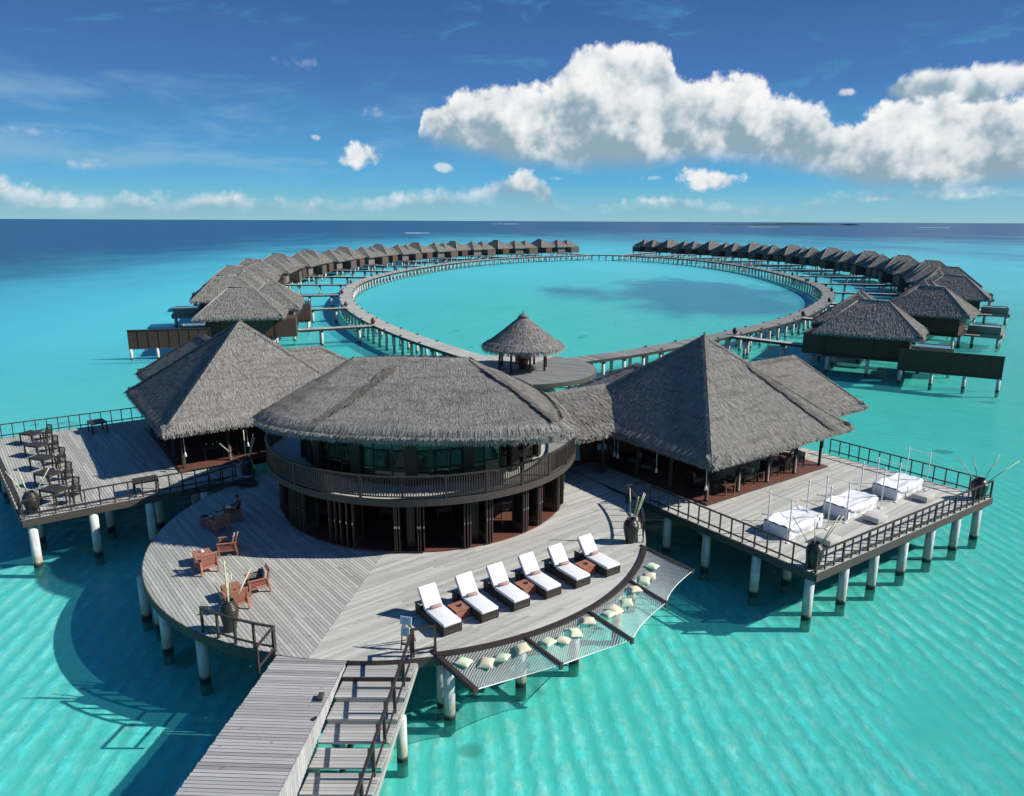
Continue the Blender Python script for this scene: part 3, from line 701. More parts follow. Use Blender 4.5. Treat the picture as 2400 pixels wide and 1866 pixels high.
st = thing('steps', 'wide grey timber steps leading down beside the boardwalk', 'steps', (-4.4, 18, 0))
TD, RS = .80, .168; YS = 21.32
def sxl(y): return -5.40-(20.3-y)*.0755
def sxr(y): return -3.12-(21.24-y)*.125
for k_ in range(14):
    z = DZ-RS*(k_+1); y0 = YS-TD*k_
    for j in range(6):
        ya = y0-j*TD/6+.01; yb = y0-(j+1)*TD/6+.022
        MB().prism([(sxl(ya), ya), (sxr(ya), ya), (sxr(yb), yb), (sxl(yb), yb)], z-.065+.002*((j*7) % 3), z+.002*((j*7) % 3)).build('tread_board', 'stair_boards', st, world=True)
    if k_ < 4:
        MB().box(((sxl(y0)+sxr(y0))/2, y0+.03, z+RS/2-.02), (sxr(y0)-sxl(y0)-.06, .03, RS-.015)).build('riser', 'deck_plain' if k_ >= 2 else 'rail_wood', st, world=True)
MB().beam((sxr(YS)+.02, YS, DZ-RS-.13), (sxr(YS-10.5)+.02, YS-10.5, DZ-RS-.13-10.5*RS/TD), .06, .22).build('stringer', 'deck_plain', st, world=True)
MB().beam((-4.5, YS, DZ-RS-.2), (-5.2, YS-10.5, DZ-RS-.2-10.5*RS/TD), .12, .2).build('stringer', 'dark_wood', st, world=True)
for (x, yy, tp) in [(-3.35, 19.35, 1.45), (-3.75, 16.2, .75), (-5.2, 17.5, .9)]: pile(st, x, yy, .17, tp)
rl = [(sxr(y)-.12, y, DZ-(YS-y)*RS/TD-.02) for y in (21.4, 20.2, 19.2, 18.15, 17.1, 16.1, 15.0, 13.8, 12.6)]
railing('black handrail sloping down the right side of the steps', rl, posts=10, h=.98, pw=.085, lower=.16)
m_ = MB().box((0, 0, .004), (.16, .11, .008)); o = m_.build('floor_plate', 'teak', None); tag(o, 'small orange brown plate lying on the third step under the handrail', 'plate'); o.location = (-3.86, 18.72, DZ-RS*4+.003)
# steps and sloping rail up to the left terrace
ls = thing('side_steps', 'short dark steps up from the round deck to the dining terrace', 'steps', (-14.2, 37.0, 0))
for k_ in range(2):
    q = A0+g2*9.75+n2v*(-.28+.0); c_ = q+g2*.2
    MB().box((c_.x+.25*(1-k_)*g2.x*2, c_.y+.25*(1-k_)*g2.y*2, DZ+.075+.15*k_-.0), (.5, 1.0, .148), radians(35.3)).build('step', 'fascia_wood', ls, world=True)
railing('black sloping handrail of the short steps to the left terrace', [(*(A0+g2*7.0-n2v*.12), DZ+.02), (*(A0+g2*9.7-n2v*.12), LZ+.1)], posts=.66, h=.75)
# ------------------------------------------------------------------ thatch
def tri_sample(poly, n):
    P = np.array(poly, float); tr = [(P[0], P[i], P[i+1]) for i in range(1, len(P)-1)]
    ar = np.array([np.linalg.norm(np.cross(b_-a, c_-a))/2 for a, b_, c_ in tr]); k_ = rng.choice(len(tr), size=n, p=ar/ar.sum())
    r1, r2 = np.sqrt(rng.random(n)), rng.random(n); A = np.array([q[0] for q in tr])[k_]; B = np.array([q[1] for q in tr])[k_]; C = np.array([q[2] for q in tr])[k_]
    return A*(1-r1)[:, None]+B*(r1*(1-r2))[:, None]+C*(r1*r2)[:, None]
def parea(poly):
    P = np.array(poly, float); return sum(np.linalg.norm(np.cross(P[i]-P[0], P[i+1]-P[0]))/2 for i in range(1, len(P)-1))
def fnormal(poly):
    P = np.array(poly, float); n = np.cross(P[1]-P[0], P[-1]-P[0])
    if np.linalg.norm(n) < 1e-9: n = np.cross(P[2]-P[1], P[0]-P[1])
    n /= np.linalg.norm(n)+1e-12
    return n if n[2] > 0 else -n
def tufts(faces, dens, L, w, lift, row=None, off=.0, droop=False, edgejit=.75):
    """quads lying down the slope like bundles of palm leaf"""
    V, Fs = [], []
    for f in faces:
        n = fnormal(f); a = parea(f); k_ = int(a*dens)
        if k_ < 1: continue
        d = np.array([0, 0, -1.0]); d = d-n*(d@n)
        if np.linalg.norm(d) < 1e-4: d = np.array([1., 0, 0])
        d /= np.linalg.norm(d); h = np.cross(n, d)
        p = tri_sample(f, k_); s = p@d
        if row: ns = np.floor(s/row)*row+rng.random(k_)*row*edgejit; p = p+np.outer(ns-s, d)
        ln = L*(.6+.8*rng.random(k_)); ww = w*(.5+rng.random(k_)); lf = lift*(.3+1.4*rng.random(k_)); sk_ = (rng.random(k_)-.5)*.34*ln
        root = p+n*(off+.005)-np.outer(ln*.3, d)
        tip = p+np.outer(lf+off, n)+d*(ln*.7)[:, None]+h*sk_[:, None]
        q = np.stack([root-h*(ww/2)[:, None], root+h*(ww/2)[:, None], tip+h*(ww*.28)[:, None], tip-h*(ww*.28)[:, None]], 1)
        V.append(q.reshape(-1, 3))
    V = np.concatenate(V) if V else np.zeros((0, 3)); return V
def fringe(edges, dens, L, w, out=.07):
    V = []
    for a, b_, nrm in edges:                       # nrm: horizontal outward direction
        a, b_, nrm = np.array(a, float), np.array(b_, float), np.array(nrm, float); le = np.linalg.norm(b_-a); k_ = int(le*dens)
        h = (b_-a)/le; t_ = rng.random(k_); p = a+np.outer(t_, b_-a)
        ln = L*(.45+.75*rng.random(k_)); ww = w*(.5+rng.random(k_)); back = .22*rng.random(k_)
        root = p-np.outer(back, nrm)+np.array([0, 0, 1.])*(back*.62+.05)[:, None]
        tip = p+np.outer(out*(.2+1.3*rng.random(k_)), nrm)-np.array([0, 0, 1.])*ln[:, None]+h*((rng.random(k_)-.5)*.5*ln)[:, None]
        q = np.stack([root-h*(ww/2)[:, None], root+h*(ww/2)[:, None], tip+h*(ww*.22)[:, None], tip-h*(ww*.22)[:, None]], 1); V.append(q.reshape(-1, 3))
    return np.concatenate(V)
def quadmesh(name, V, m_, off=(0, 0, 0)):
    n = len(V)//4; me = bpy.data.meshes.new(name); me.vertices.add(len(V)); me.vertices.foreach_set('co', (V-np.array(off)).ravel())
    me.loops.add(4*n); me.loops.foreach_set('vertex_index', np.arange(4*n, dtype=np.int32)); me.polygons.add(n)
    me.polygons.foreach_set('loop_start', np.arange(0, 4*n, 4, dtype=np.int32)); me.update(calc_edges=True); me.validate(); me.materials.append(MATS[m_]); return me
def shell(faces, th=.26):
    m_ = MB(); idx = {}; V = []; Fs = []
    def vid(p):
        k_ = tuple(round(c_, 4) for c_ in p)
        if k_ not in idx: idx[k_] = len(V); V.append(k_)
        return idx[k_]
    for f in faces:
        ids = [vid(p) for p in f]; n = np.cross(np.array(f[1])-np.array(f[0]), np.array(f[-1])-np.array(f[0]))
        if n[2] < 0: ids = ids[::-1]
        Fs.append(ids)
    cnt = {}
    for f in Fs:
        for i in range(len(f)): e = (f[i], f[(i+1) % len(f)]); cnt[e] = 1
    N = len(V); allv = V+[(p[0], p[1], p[2]-th) for p in V]; fs = [tuple(f) for f in Fs]+[tuple(i+N for i in f[::-1]) for f in Fs]
    for (a, b_) in cnt:
        if (b_, a) not in cnt: fs.append((b_, a, a+N, b_+N))
    return m_.add(allv, fs)
def hip_tufts(faces, ez, dens, L, w):
    seg = {}
    for f in faces:
        for i in range(len(f)):
            a, b_ = tuple(np.round(f[i], 3)), tuple(np.round(f[(i+1) % len(f)], 3)); k_ = (min(a, b_), max(a, b_)); seg.setdefault(k_, []).append(fnormal(f))
    V = []
    for (a, b_), ns in seg.items():
        if len(ns) != 2 or ns[0]@ns[1] > .985: continue
        a, b_ = np.array(a), np.array(b_)
        for n in ns:
            d = np.array([0, 0, -1.0]); d = d-n*(d@n); nd = np.linalg.norm(d)
            if nd < 1e-4: continue
            d /= nd; k_ = int(np.linalg.norm(b_-a)*dens); h = np.cross(n, d); t_ = rng.random(k_); p = a+np.outer(t_, b_-a)
            ln = L*(.5+.9*rng.random(k_)); ww = w*(.6+.8*rng.random(k_)); m_ = (ns[0]+ns[1]); m_ /= np.linalg.norm(m_)
            root = p+np.outer(.02+.05*rng.random(k_), m_); tip = p+d*ln[:, None]*.8+np.outer(.03+.05*rng.random(k_), n)+h*((rng.random(k_)-.5)*.4*ln)[:, None]
            V.append(np.stack([root-h*(ww/2)[:, None], root+h*(ww/2)[:, None], tip+h*(ww*.25)[:, None], tip-h*(ww*.25)[:, None]], 1).reshape(-1, 3))
    return np.concatenate(V) if V else np.zeros((0, 3))
def roof(parent, faces, eaves, dens=70, L=.5, w=.10, fd=34, fl=.42, fw=.07, world=True, caps=(), name='roof', lift=.06, th=.26):
    off = tuple(parent.location) if world else (0, 0, 0)
    r = bpy.data.objects.new(name, shell(faces, th).mesh(name, 'thatch', False, off)); COL.objects.link(r); r.parent = parent
    o = bpy.data.objects.new('thatch', quadmesh('thatch', np.concatenate([tufts(faces, dens, L, w, lift), hip_tufts(faces, 0, dens*.45, L, w)]), 'thatch', off)); COL.objects.link(o); o.parent = r; o['kind'] = 'stuff'
    o = bpy.data.objects.new('fringe', quadmesh('fringe', np.concatenate([fringe(eaves, fd, fl, fw), fringe([(np.array(a)-np.array(n_)*.28+np.array([0, 0, .22]), np.array(b_)-np.array(n_)*.28+np.array([0, 0, .22]), n_) for a, b_, n_ in eaves], fd*.5, fl*.8, fw, .24)]), 'thatch_fringe', off)); COL.objects.link(o); o.parent = r; o['kind'] = 'stuff'
    for i, (a, b_) in enumerate(caps):
        MB().tube([a, tuple((np.array(a)+np.array(b_))/2), b_], .10 if abs(a[2]-b_[2]) < .1 else .075, 6).build('ridge_cap' if abs(a[2]-b_[2]) < .1 else 'hip_cap', 'thatch_fringe', r, True, world=False) if not world else None
        if world:
            me = MB().tube([a, tuple((np.array(a)+np.array(b_))/2), b_], .11, 7).mesh('ridge_cap', 'thatch_fringe', True, off); part('ridge_cap', me, r)
    return r
def pyramid_faces(C, u, n, hu, hn, ze, za, ridge=0.0, sub=4):
    """hip roof: returns faces and eave edges; ridge half-length along u"""
    C, u, n = np.array(C, float), np.array(u, float), np.array(n, float)
    P = lambda a, b_, z: np.array([*(C+u*a+n*b_), z])
    c4_ = [P(-hu, -hn, ze), P(hu, -hn, ze), P(hu, hn, ze), P(-hu, hn, ze)]
    if ridge < 1e-6:
        T = P(0, 0, za); f = [[c4_[i], c4_[(i+1) % 4], T] for i in range(4)]
    else:
        R0, R1 = P(-ridge, 0, za), P(ridge, 0, za); f = [[c4_[0], c4_[1], R1, R0], [c4_[1], c4_[2], R1], [c4_[2], c4_[3], R0, R1], [c4_[3], c4_[0], R0]]
    nr = [-n, u, n, -u]; e = [(c4_[i], c4_[(i+1) % 4], np.array([*nr[i], 0])) for i in range(4)]
    return f, e
U2, N2 = np.array([GU.x, GU.y]), np.array([GN.x, GN.y])
def wing(C, r0, r1, zr, e0, e1, ze, axis):
    """hip-ended wing: ridge r0->r1 and far eave corners e0,e1, in (u, n) of the pavilion"""
    P = lambda q, z: np.array([*(np.array(C)+U2*q[0]+N2*q[1]), z])
    R0, R1 = P(r0, zr), P(r1, zr)
    if axis == 'u': s0, s1 = (r0[0], e0[1]), (r0[0], e1[1])
    else: s0, s1 = (e0[0], r0[1]), (e1[0], r0[1])
    A, B, c_, D = P(s0, ze), P(e0, ze), P(e1, ze), P(s1, ze)
    f = [[A, B, R1, R0], [B, c_, R1], [c_, D, R0, R1]]
    ax = U2 if axis == 'u' else N2; pe = N2 if axis == 'u' else U2
    sg = -1 if (e0[1] < e1[1] if axis == 'u' else e0[0] < e1[0]) else 1
    e = [(A, B, [*(pe*sg), 0]), (B, c_, [*ax, 0]), (c_, D, [*(-pe*sg), 0])]
    return f, e

# ------------------------------------------------------------------ the two pavilions
def pavilion(C, fz, label, half=5.3, eh=6.1, ez=4.5, az=9.8, wings=(), name='pavilion'):
    T = thing(name, label, 'pavilion', (C[0], C[1], fz))
    P = lambda a, b_: np.array(C)+U2*a+N2*b_
    fl = [tuple(P(a, b_)) for a, b_ in ((-half, -half), (half, -half), (half, half), (-half, half))]
    MB().prism(fl, fz-.03, fz+.09).build('floor', 'floor_wood', T, world=True)
    rr = random.Random(3)
    MB().prism([tuple(P(a, b_)) for a, b_ in ((-half-.05, -half-.05), (half+.05, -half-.05), (half+.05, half+.05), (-half-.05, half+.05))], fz-.02, fz+.06).build('kerb', 'fascia_wood', T, world=True)
    pm = MB().lathe([(.13, 0), (.13, .06), (.105, .07), (.105, ez-fz+.35)], n=10).mesh('post', 'post_wood', True)
    h2 = half-.3
    for k_ in range(5):
        a = -h2+k_*h2/2
        for (x, y) in ((a, -h2), (-h2, a)) + (((h2, a),) if 0 < k_ else ()) + (((a, h2),) if k_ > 0 else ()):
            if (x, y) == (-h2, -h2) and k_ == 0 and y == a and x == a and False: continue
            if k_ == 0 and (x, y) == (-h2, a) and a == -h2:
                pass
            q = P(x, y); part('post', pm, T, (q[0]-C[0], q[1]-C[1], .09))
    m_ = MB()
    for (a, b_) in (((-h2, -h2), (h2, -h2)), ((h2, -h2), (h2, h2)), ((h2, h2), (-h2, h2)), ((-h2, h2), (-h2, -h2))):
        m_.beam((*P(*a), ez+.36), (*P(*b_), ez+.36+.002*a[0]), .14, .2)
    m_.build('wall_plate', 'dark_wood', T, world=True)
    # rear walls added to darken the interior by blocking light from behind
    for (a, b_, c_, d_) in ((-half+.2, half-.15, half-.2, half+.0), (half-2.2, 1.2, half-2.05, half-.2)):
        MB().prism([tuple(P(a, b_)), tuple(P(c_, b_)), tuple(P(c_, d_)), tuple(P(a, d_))], fz+.09, ez+.3).build('wall', 'wall_wood', T, world=True)
    f, e = pyramid_faces(C, U2, N2, eh, eh, ez, az)
    roof(T, f, e, dens=270, L=.35, w=.040, fd=110, fl=.29, fw=.036, lift=.018)
    MB().lathe([(.16, -.35), (.10, 0), (.03, .25)], (C[0], C[1], az), 8).build('finial', 'thatch_dark', T, True, world=True)
    for (wf, we) in wings: roof(T, wf, we, dens=230, L=.35, w=.042, fd=100, fl=.28, fw=.036, lift=.018)
    return T
CR, CLp = (11.17, 42.09), (-17.25, 45.99)
EZR, EZL = 4.72, 5.02
wr = [wing(CR, (2.0, .7), (10.1, .7), 7.45, (11.5, -3.9), (11.5, 5.2), 4.72, 'u'), wing(CR, (.6, 2.0), (1.2, 6.6), 6.9, (4.6, 10.2), (-2.2, 10.2), 4.72, 'n')]
right_pav = pavilion(CR, DZ, 'big square thatched bar pavilion on the right beside the white daybeds', ez=EZR, az=9.75, wings=wr)
wl = [wing(CLp, (1.5, 3.2), (6.3, 3.2), 7.3, (10.2, -.6), (10.2, 7.6), 5.02, 'u'), wing(CLp, (-.3, 2.0), (-.4, 9.4), 8.0, (4.4, 12.4), (-4.5, 12.4), 5.02, 'n')]
left_pav = pavilion(CLp, LZ, 'big square thatched restaurant pavilion on the left behind the black tables', ez=EZL, az=9.95, wings=wl)
for (a, b_) in ((-4.5, -4.5), (0, -5), (5, -5), (5, 0), (0, 0), (5, 5), (-5, 0), (-5, 5), (0, 5)):
    q = np.array(CLp)+U2*a+N2*b_; pile(left_pav, q[0], q[1], .21, LZ-.05)
    q = np.array(CR)+U2*a+N2*b_; pile(right_pav, q[0], q[1], .21, DZ-.05)
MB().prism([tuple(np.array(CLp)+U2*a+N2*b_) for a, b_ in ((-5.2, -5.2), (5.2, -5.2), (5.2, 5.2), (-5.2, 5.2))], LZ-.4, LZ-.045).build('floor_frame', 'dark_wood', left_pav, world=True)
# narrow darker strip of thatch down the right-front face of the right pavilion
def strip(parent, pts, m_='thatch_dark', off=.10):
    o = bpy.data.objects.new('thatch_strip', quadmesh('thatch_strip', tufts(pts, 260, .34, .07, .02, off=off), m_, tuple(parent.location))); COL.objects.link(o); o.parent = parent; o['kind'] = 'stuff'; return o
Pr = lambda a, b_, z: np.array([*(np.array(CR)+U2*a+N2*b_), z])
ap = Pr(0, 0, 9.75)
def on_face(e, k_): return ap+(np.array(e)-ap)*k_
sa, sb = Pr(4.2, -6.1, EZR), Pr(4.75, -6.1, EZR)
strip(right_pav, [[on_face(sa, .98), on_face(sb, .98), on_face(Pr(5.4, -6.1, EZR), .33), on_face(Pr(4.2, -6.1, EZR), .33)]])

# covered way between the lounge and the right pavilion
cw = thing('covered_way', 'low thatched link roof between the round lounge and the right pavilion', 'roof', (3, 43, DZ))
r0, r1 = np.array([-1.0, 39.3]), np.array([8.0, 44.6]); ze = 4.8
A, B, c_, D = np.array([-.2, 35.2, ze]), np.array([7.2, 40.5, ze]), np.array([6.0, 49.5, ze]), np.array([-3.5, 43.5, ze]); R0, R1 = np.array([*r0, 6.45]), np.array([*r1, 6.6])
roof(cw, [[A, B, R1, R0], [c_, D, R0, R1]], [(A, B, [.58, -.81, 0]), (c_, D, [-.5, .86, 0])], dens=190, L=.45, w=.055, fd=70, fl=.34, fw=.05, lift=.05)
for k_ in (0.15, .5, .85):
    for sgn in (-1, 1):
        q = r0+(r1-r0)*k_+N2*sgn*2.9; MB().lathe([(.10, 0), (.10, ze-DZ+.3)], (q[0], q[1], DZ), 10).build('post', 'post_wood', cw, True, world=True)
q0, q1 = r0+(r1-r0)*.30-N2*1.2, r0+(r1-r0)*.95-N2*.6
MB().beam((q0[0], q0[1], DZ+1.1), (q1[0], q1[1], DZ+1.1), .12, 2.2).build('wall', 'wall_wood', cw, world=True)
m_ = MB(); m_.add([(-.36, 0, 1.95), (.36, 0, 1.95), (.46, .02, .9), (-.46, .02, .9), (-.36, .02, 1.95), (.36, .02, 1.95), (.46, .04, .9), (-.46, .04, .9)], [(0, 3, 2, 1), (4, 5, 6, 7), (0, 1, 5, 4), (3, 7, 6, 2), (1, 2, 6, 5), (0, 4, 7, 3)])
o = m_.build('hanging_banner', 'teal_cloth', None); tag(o, 'blue grey cloth banner hanging under the link roof left of the easel', 'banner'); o.location = (3.35, 38.6, DZ+.15)

# ------------------------------------------------------------------ round two-storey lounge
FZ = 4.86                                          # upper floor
lounge = thing('round_lounge', 'round two storey lounge with a balcony and a huge oval thatched roof', 'building', (LC[0], LC[1], DZ))
def disc(r, z0, z1, n=72, r_in=0.0): return [(LC[0]+r*cos(2*pi*i/n), LC[1]+r*sin(2*pi*i/n)) for i in range(n)]
MB().prism(disc(7.28, 0, 0), DZ+.004, DZ+.07).build('floor', 'floor_wood', lounge, world=True)
MB().prism(disc(7.74, 0, 0), FZ-.16, FZ).build('balcony_floor', 'deck_plain', lounge, world=True)
MB().prism(disc(7.3, 0, 0), FZ-.30, FZ-.165).build('ceiling', 'dark_wood', lounge, world=True)
vs, fs = [], []; n = 96
for i in range(n):
    a = 2*pi*i/n
    for (r, z) in ((7.85, FZ+.0), (7.85, FZ-.30), (7.72, FZ-.30), (7.72, FZ+.0)): vs.append((r*cos(a), r*sin(a), z-DZ))
for i in range(n):
    for j in range(4): fs.append((i*4+j, i*4+(j+1) % 4, ((i+1) % n)*4+(j+1) % 4, ((i+1) % n)*4+j))
MB().add(vs, fs).build('edge_beam', 'fascia_wood', lounge)
# balustrade
def ring_rail(r, z, w_, h_, n=96):
    vs, fs = [], []
    for i in range(n):
        a = 2*pi*i/n
        for (rr, zz) in ((r+w_/2, z+h_/2), (r+w_/2, z-h_/2), (r-w_/2, z-h_/2), (r-w_/2, z+h_/2)): vs.append((rr*cos(a), rr*sin(a), zz-DZ))
    for i in range(n):
        for j in range(4): fs.append((i*4+j, i*4+(j+1) % 4, ((i+1) % n)*4+(j+1) % 4, ((i+1) % n)*4+j))
    return MB().add(vs, fs)
bal = part('balustrade', ring_rail(7.80, FZ+1.0, .10, .06).mesh('balustrade', 'rail_wood'), lounge)
part('lower_rail', ring_rail(7.80, FZ+.12, .05, .05).mesh('lower_rail', 'rail_wood'), bal)
bm_ = MB().box((0, 0, .43), (.034, .05, .86)).mesh('baluster', 'rail_wood'); bp_ = MB().box((0, 0, .49), (.08, .10, .98)).mesh('newel_post', 'rail_wood'); bs_ = MB().box((0, 0, .06), (.05, .05, .12)).mesh('block', 'rail_wood')
nb = 432; rest = MB()
for i in range(nb):
    a = -pi/2+2*pi*i/nb; x, y = 7.80*cos(a), 7.80*sin(a); front = sin(a) < .32
    if i % 16 == 0: part('newel_post', bp_, bal, (x, y, FZ-DZ), a)
    elif front: part('baluster', bm_, bal, (x, y, FZ-DZ+.13), a)
    else: rest.box((x, y, FZ-DZ+.56), (.034, .05, .86), a)
rest.build('balusters', 'rail_wood', bal, kind='stuff')
# upper storey: posts, mullions and panes
UR = 6.05; NC = 15; a00 = -pi/2+radians(1.4)
pmesh = MB().box((0, 0, 1.3), (.30, .52, 2.6)).mesh('column', 'dark_wood'); mmesh = MB().box((0, 0, 1.3), (.07, .07, 2.6)).mesh('mullion', 'dark_wood')
for k_ in range(NC):
    a = a00+2*pi*k_/NC; part('column', pmesh, lounge, (UR*cos(a), UR*sin(a), FZ-DZ), a)
    for j in (1, 2): b_ = a+2*pi/NC*(j/3); part('mullion', mmesh, lounge, (UR*cos(b_), UR*sin(b_), FZ-DZ), b_)
    for j in range(3):
        b0, b1 = a+2*pi/NC*(j/3), a+2*pi/NC*((j+1)/3); p0, p1 = (UR*cos(b0), UR*sin(b0)), (UR*cos(b1), UR*sin(b1))
        m_ = MB().beam((*p0, FZ-DZ+1.3), (*p1, FZ-DZ+1.3), .012, 2.5); pn = m_.build('pane', 'glass', lounge)
        if j == 0:
            e0, e1 = (UR*cos(a), UR*sin(a)), (UR*cos(a+2*pi/NC), UR*sin(a+2*pi/NC))
    for zz in (.08, .78):
        for j in range(3):
            b0, b1 = a+2*pi/NC*(j/3), a+2*pi/NC*((j+1)/3)
            MB().beam((UR*cos(b0), UR*sin(b0), FZ-DZ+zz), (UR*cos(b1), UR*sin(b1), FZ-DZ+zz), .05, .07).build('transom', 'dark_wood', lounge)
MB().lathe([(.7, FZ-DZ+.0), (.7, FZ-DZ+2.6)], n=24).build('stair_core', 'dark_wood', lounge, True)
# upper-floor seats seen through the panes
# ground floor: folded door leaves at every column
leaf = MB(); leaf.box((0, 0, 1.19), (.82, .045, 2.36)); leafm = leaf.mesh('door_leaf', 'post_wood'); glm = MB().box((0, 0, 1.25), (.56, .05, 1.7)).mesh('door_glass', 'glass')
catch = MB().box((.42, 0, 1.15), (.02, .05, .1)).mesh('catch', 'steel')
GR = 6.95
for k_ in range(NC):
    a = a00+2*pi*k_/NC
    part('column', MB().box((0, 0, 1.2), (.3, .34, 2.38)).mesh('column', 'dark_wood'), lounge, ((GR-.25)*cos(a), (GR-.25)*sin(a), .07), a)
    front = sin(a) < .35
    if not front:
        b0, b1 = a, a+2*pi/NC; MB().beam((GR*cos(b0), GR*sin(b0), 1.25), (GR*cos(b1), GR*sin(b1), 1.25), .08, 2.4).build('wall', 'wall_wood', lounge); continue
    offs = [-.62, -.50, -.40, .34, .46, .58] if cos(a) > -.3 else [-.66, -.36, -.12, .22, .52]
    for q in offs:
        b_ = a+q/GR; lf = part('door_leaf', leafm, lounge, (GR*cos(b_), GR*sin(b_), .07), b_+rng.uniform(-.07, .07)); part('catch', catch, lf)
        part('door_glass', glm, lf)
MB().lathe([(2.4, .08), (2.4, 2.4)], n=28).build('shade_core', 'wall_wood', lounge, True)  # solid core added to make the ground-floor interior dark
# oval roof
EV = [(-11.95, 32.6), (-10.8, 31.2), (-9.4, 30.4), (-7.9, 29.95), (-6.2, 29.65), (-4.6, 29.5), (-3.0, 29.42), (-1.4, 29.42), (.2, 29.55), (1.5, 29.85), (2.4, 30.3), (2.75, 31.0), (2.7, 32.5), (2.4, 35.0), (1.8, 37.5), (.8, 40.0), (-1.0, 42.3), (-4.0, 43.3), (-7.0, 43.0), (-9.0, 41.3), (-10.3, 38.8), (-11.2, 36.0), (-11.8, 34.0)]
EV = np.array(EV); M_ = len(EV)
def resample(Q, n):
    d = np.r_[0, np.cumsum(np.linalg.norm(np.diff(np.vstack([Q, Q[:1]]), axis=0), axis=1))]; t_ = np.linspace(0, d[-1], n, endpoint=False); C_ = np.vstack([Q, Q[:1]])
    return np.c_[np.interp(t_, d, C_[:, 0]), np.interp(t_, d, C_[:, 1])]
E_ = resample(EV, 72); cen = np.array([-4.6, 36.5])
RX = np.array([[max(-8.15, min(-2.2, cen[0]+(e[0]-cen[0])*.66)), 36.9+(e[1]-36.9)*.045] for e in E_])
rings = []
for s_ in (0, .10, .25, .45, .70, 1.0):
    z = 7.30+(9.42-7.30)*(1-s_**.98); rings.append([np.array([*(RX[i]*(1-s_)+E_[i]*s_), z-(.10*(abs(RX[i][0]+5.3)/3)**2 if s_ < .3 else 0)]) for i in range(len(E_))])
faces = []
for a_, b_ in zip(rings[:-1], rings[1:]):
    for i in range(len(E_)): j = (i+1) % len(E_); faces.append([b_[i], b_[j], a_[j], a_[i]])
faces = [f for f in faces if parea(f) > 1e-5]
top = [rings[0][i] for i in range(len(E_))]
eav = []
for i in range(len(E_)):
    j = (i+1) % len(E_); d_ = E_[j]-E_[i]; nr = np.array([d_[1], -d_[0]]); nr /= np.linalg.norm(nr); eav.append((rings[-1][i], rings[-1][j], [*nr, 0]))
lr = roof(lounge, faces, eav, dens=300, L=.34, w=.038, fd=130, fl=.30, fw=.034, lift=.017)
MB().add([tuple(p) for p in top], [tuple(range(len(top)))]).build('ridge_cap', 'thatch', lr, world=False).location = tuple(-np.array(lounge.location))
def roofpt(i, s_):                                   # point on the roof: eave index i, s 0..1 from ridge
    z = 7.30+(9.42-7.30)*(1-s_**.98); i0 = int(i) % len(E_); i1 = (i0+1) % len(E_); k_ = i-int(i)
    e = E_[i0]*(1-k_)+E_[i1]*k_; r = RX[i0]*(1-k_)+RX[i1]*k_; return np.array([*(r*(1-s_)+e*s_), z])
for (i0, i1, wd) in ((5.6, 10.2, .8), (23.6, 24.2, .6)):
    st_ = []
    for q in range(6):
        sA, sB = .16+q*.13, .16+(q+1)*.13; iA, iB = i0+(i1-i0)*(1-(sA)), i0+(i1-i0)*(1-(sB))
        st_.append([roofpt(iA, sA), roofpt(iA+wd*(1.6-sA), sA), roofpt(iB+wd*(1.6-sB), sB), roofpt(iB, sB)])
    strip(lounge, st_, off=.11)

# ------------------------------------------------------------------ thatched gazebo on its own round deck
gzd = thing('gazebo_deck', 'round boarded landing deck behind the lounge where the ring walkway begins', 'deck', (.73, 70.2, 0))
cir = [(.73+7.5*cos(a), 70.2+7.5*sin(a)) for a in np.linspace(0, 2*pi, 90, endpoint=False)]
gs = radians(60); gnx, gny = cos(gs+pi/2), sin(gs+pi/2); gd = gnx*.73+gny*70.2
lay_boards(gzd, clip(cir, gnx, gny, gd), radians(-25), DZ, 'deck_dark', singles=0, seed=8, pitch=.16)  # darker half: difference in sun sheen put into the board colour
lay_boards(gzd, clip(cir, -gnx, -gny, -gd), radians(65), DZ, 'deck_plain', singles=0, seed=9, pitch=.16)
vs, fs = [], []; n = 90
for i in range(n):
    a = 2*pi*i/n
    for (r, z) in ((7.53, DZ-.005), (7.53, DZ-.4), (7.4, DZ-.4), (7.4, DZ-.034)): vs.append((r*cos(a), r*sin(a), z))
for i in range(n):
    for j in range(4): fs.append((i*4+j, i*4+(j+1) % 4, ((i+1) % n)*4+(j+1) % 4, ((i+1) % n)*4+j))
MB().add(vs, fs).build('edge_beam', 'fascia_wood', gzd)
for i in range(22):
    a = 2*pi*i/22; pile(gzd, .73+6.95*cos(a), 70.2+6.95*sin(a), .19, DZ-.4)
gz = thing('gazebo', 'small round thatched gazebo on dark posts on the landing deck', 'gazebo', (1.05, 70.0, DZ))
n = 28; gf, ge = [], []
prof = [(0.0, 7.55), (.5, 7.12), (1.9, 5.98), (3.1, 5.06), (3.95, 4.55)]
pt = lambda r, z, i: np.array([1.05+r*cos(2*pi*i/n), 70.0+r*sin(2*pi*i/n), z])
for (ra, za), (rb, zb) in zip(prof[:-1], prof[1:]):
    for i in range(n): gf.append([pt(rb, zb, i), pt(rb, zb, i+1), pt(ra, za, i+1), pt(ra, za, i)] if ra else [pt(rb, zb, i), pt(rb, zb, i+1), pt(0, za, 0)])
for i in range(n): a = 2*pi*(i+.5)/n; ge.append((pt(3.95, 4.55, i), pt(3.95, 4.55, i+1), [cos(a), sin(a), 0]))
roof(gz, gf, ge, dens=110, L=.45, w=.07, fd=50, fl=.5, fw=.07, lift=.04, th=.22)
MB().lathe([(.55, 5.0), (.42, 5.18), (.16, 5.32), (.05, 5.5), (.02, 5.75)], n=12).build('finial', 'thatch', gz, True)
pm = MB().lathe([(.11, 0), (.11, 2.75)], n=10).mesh('post', 'post_wood', True)
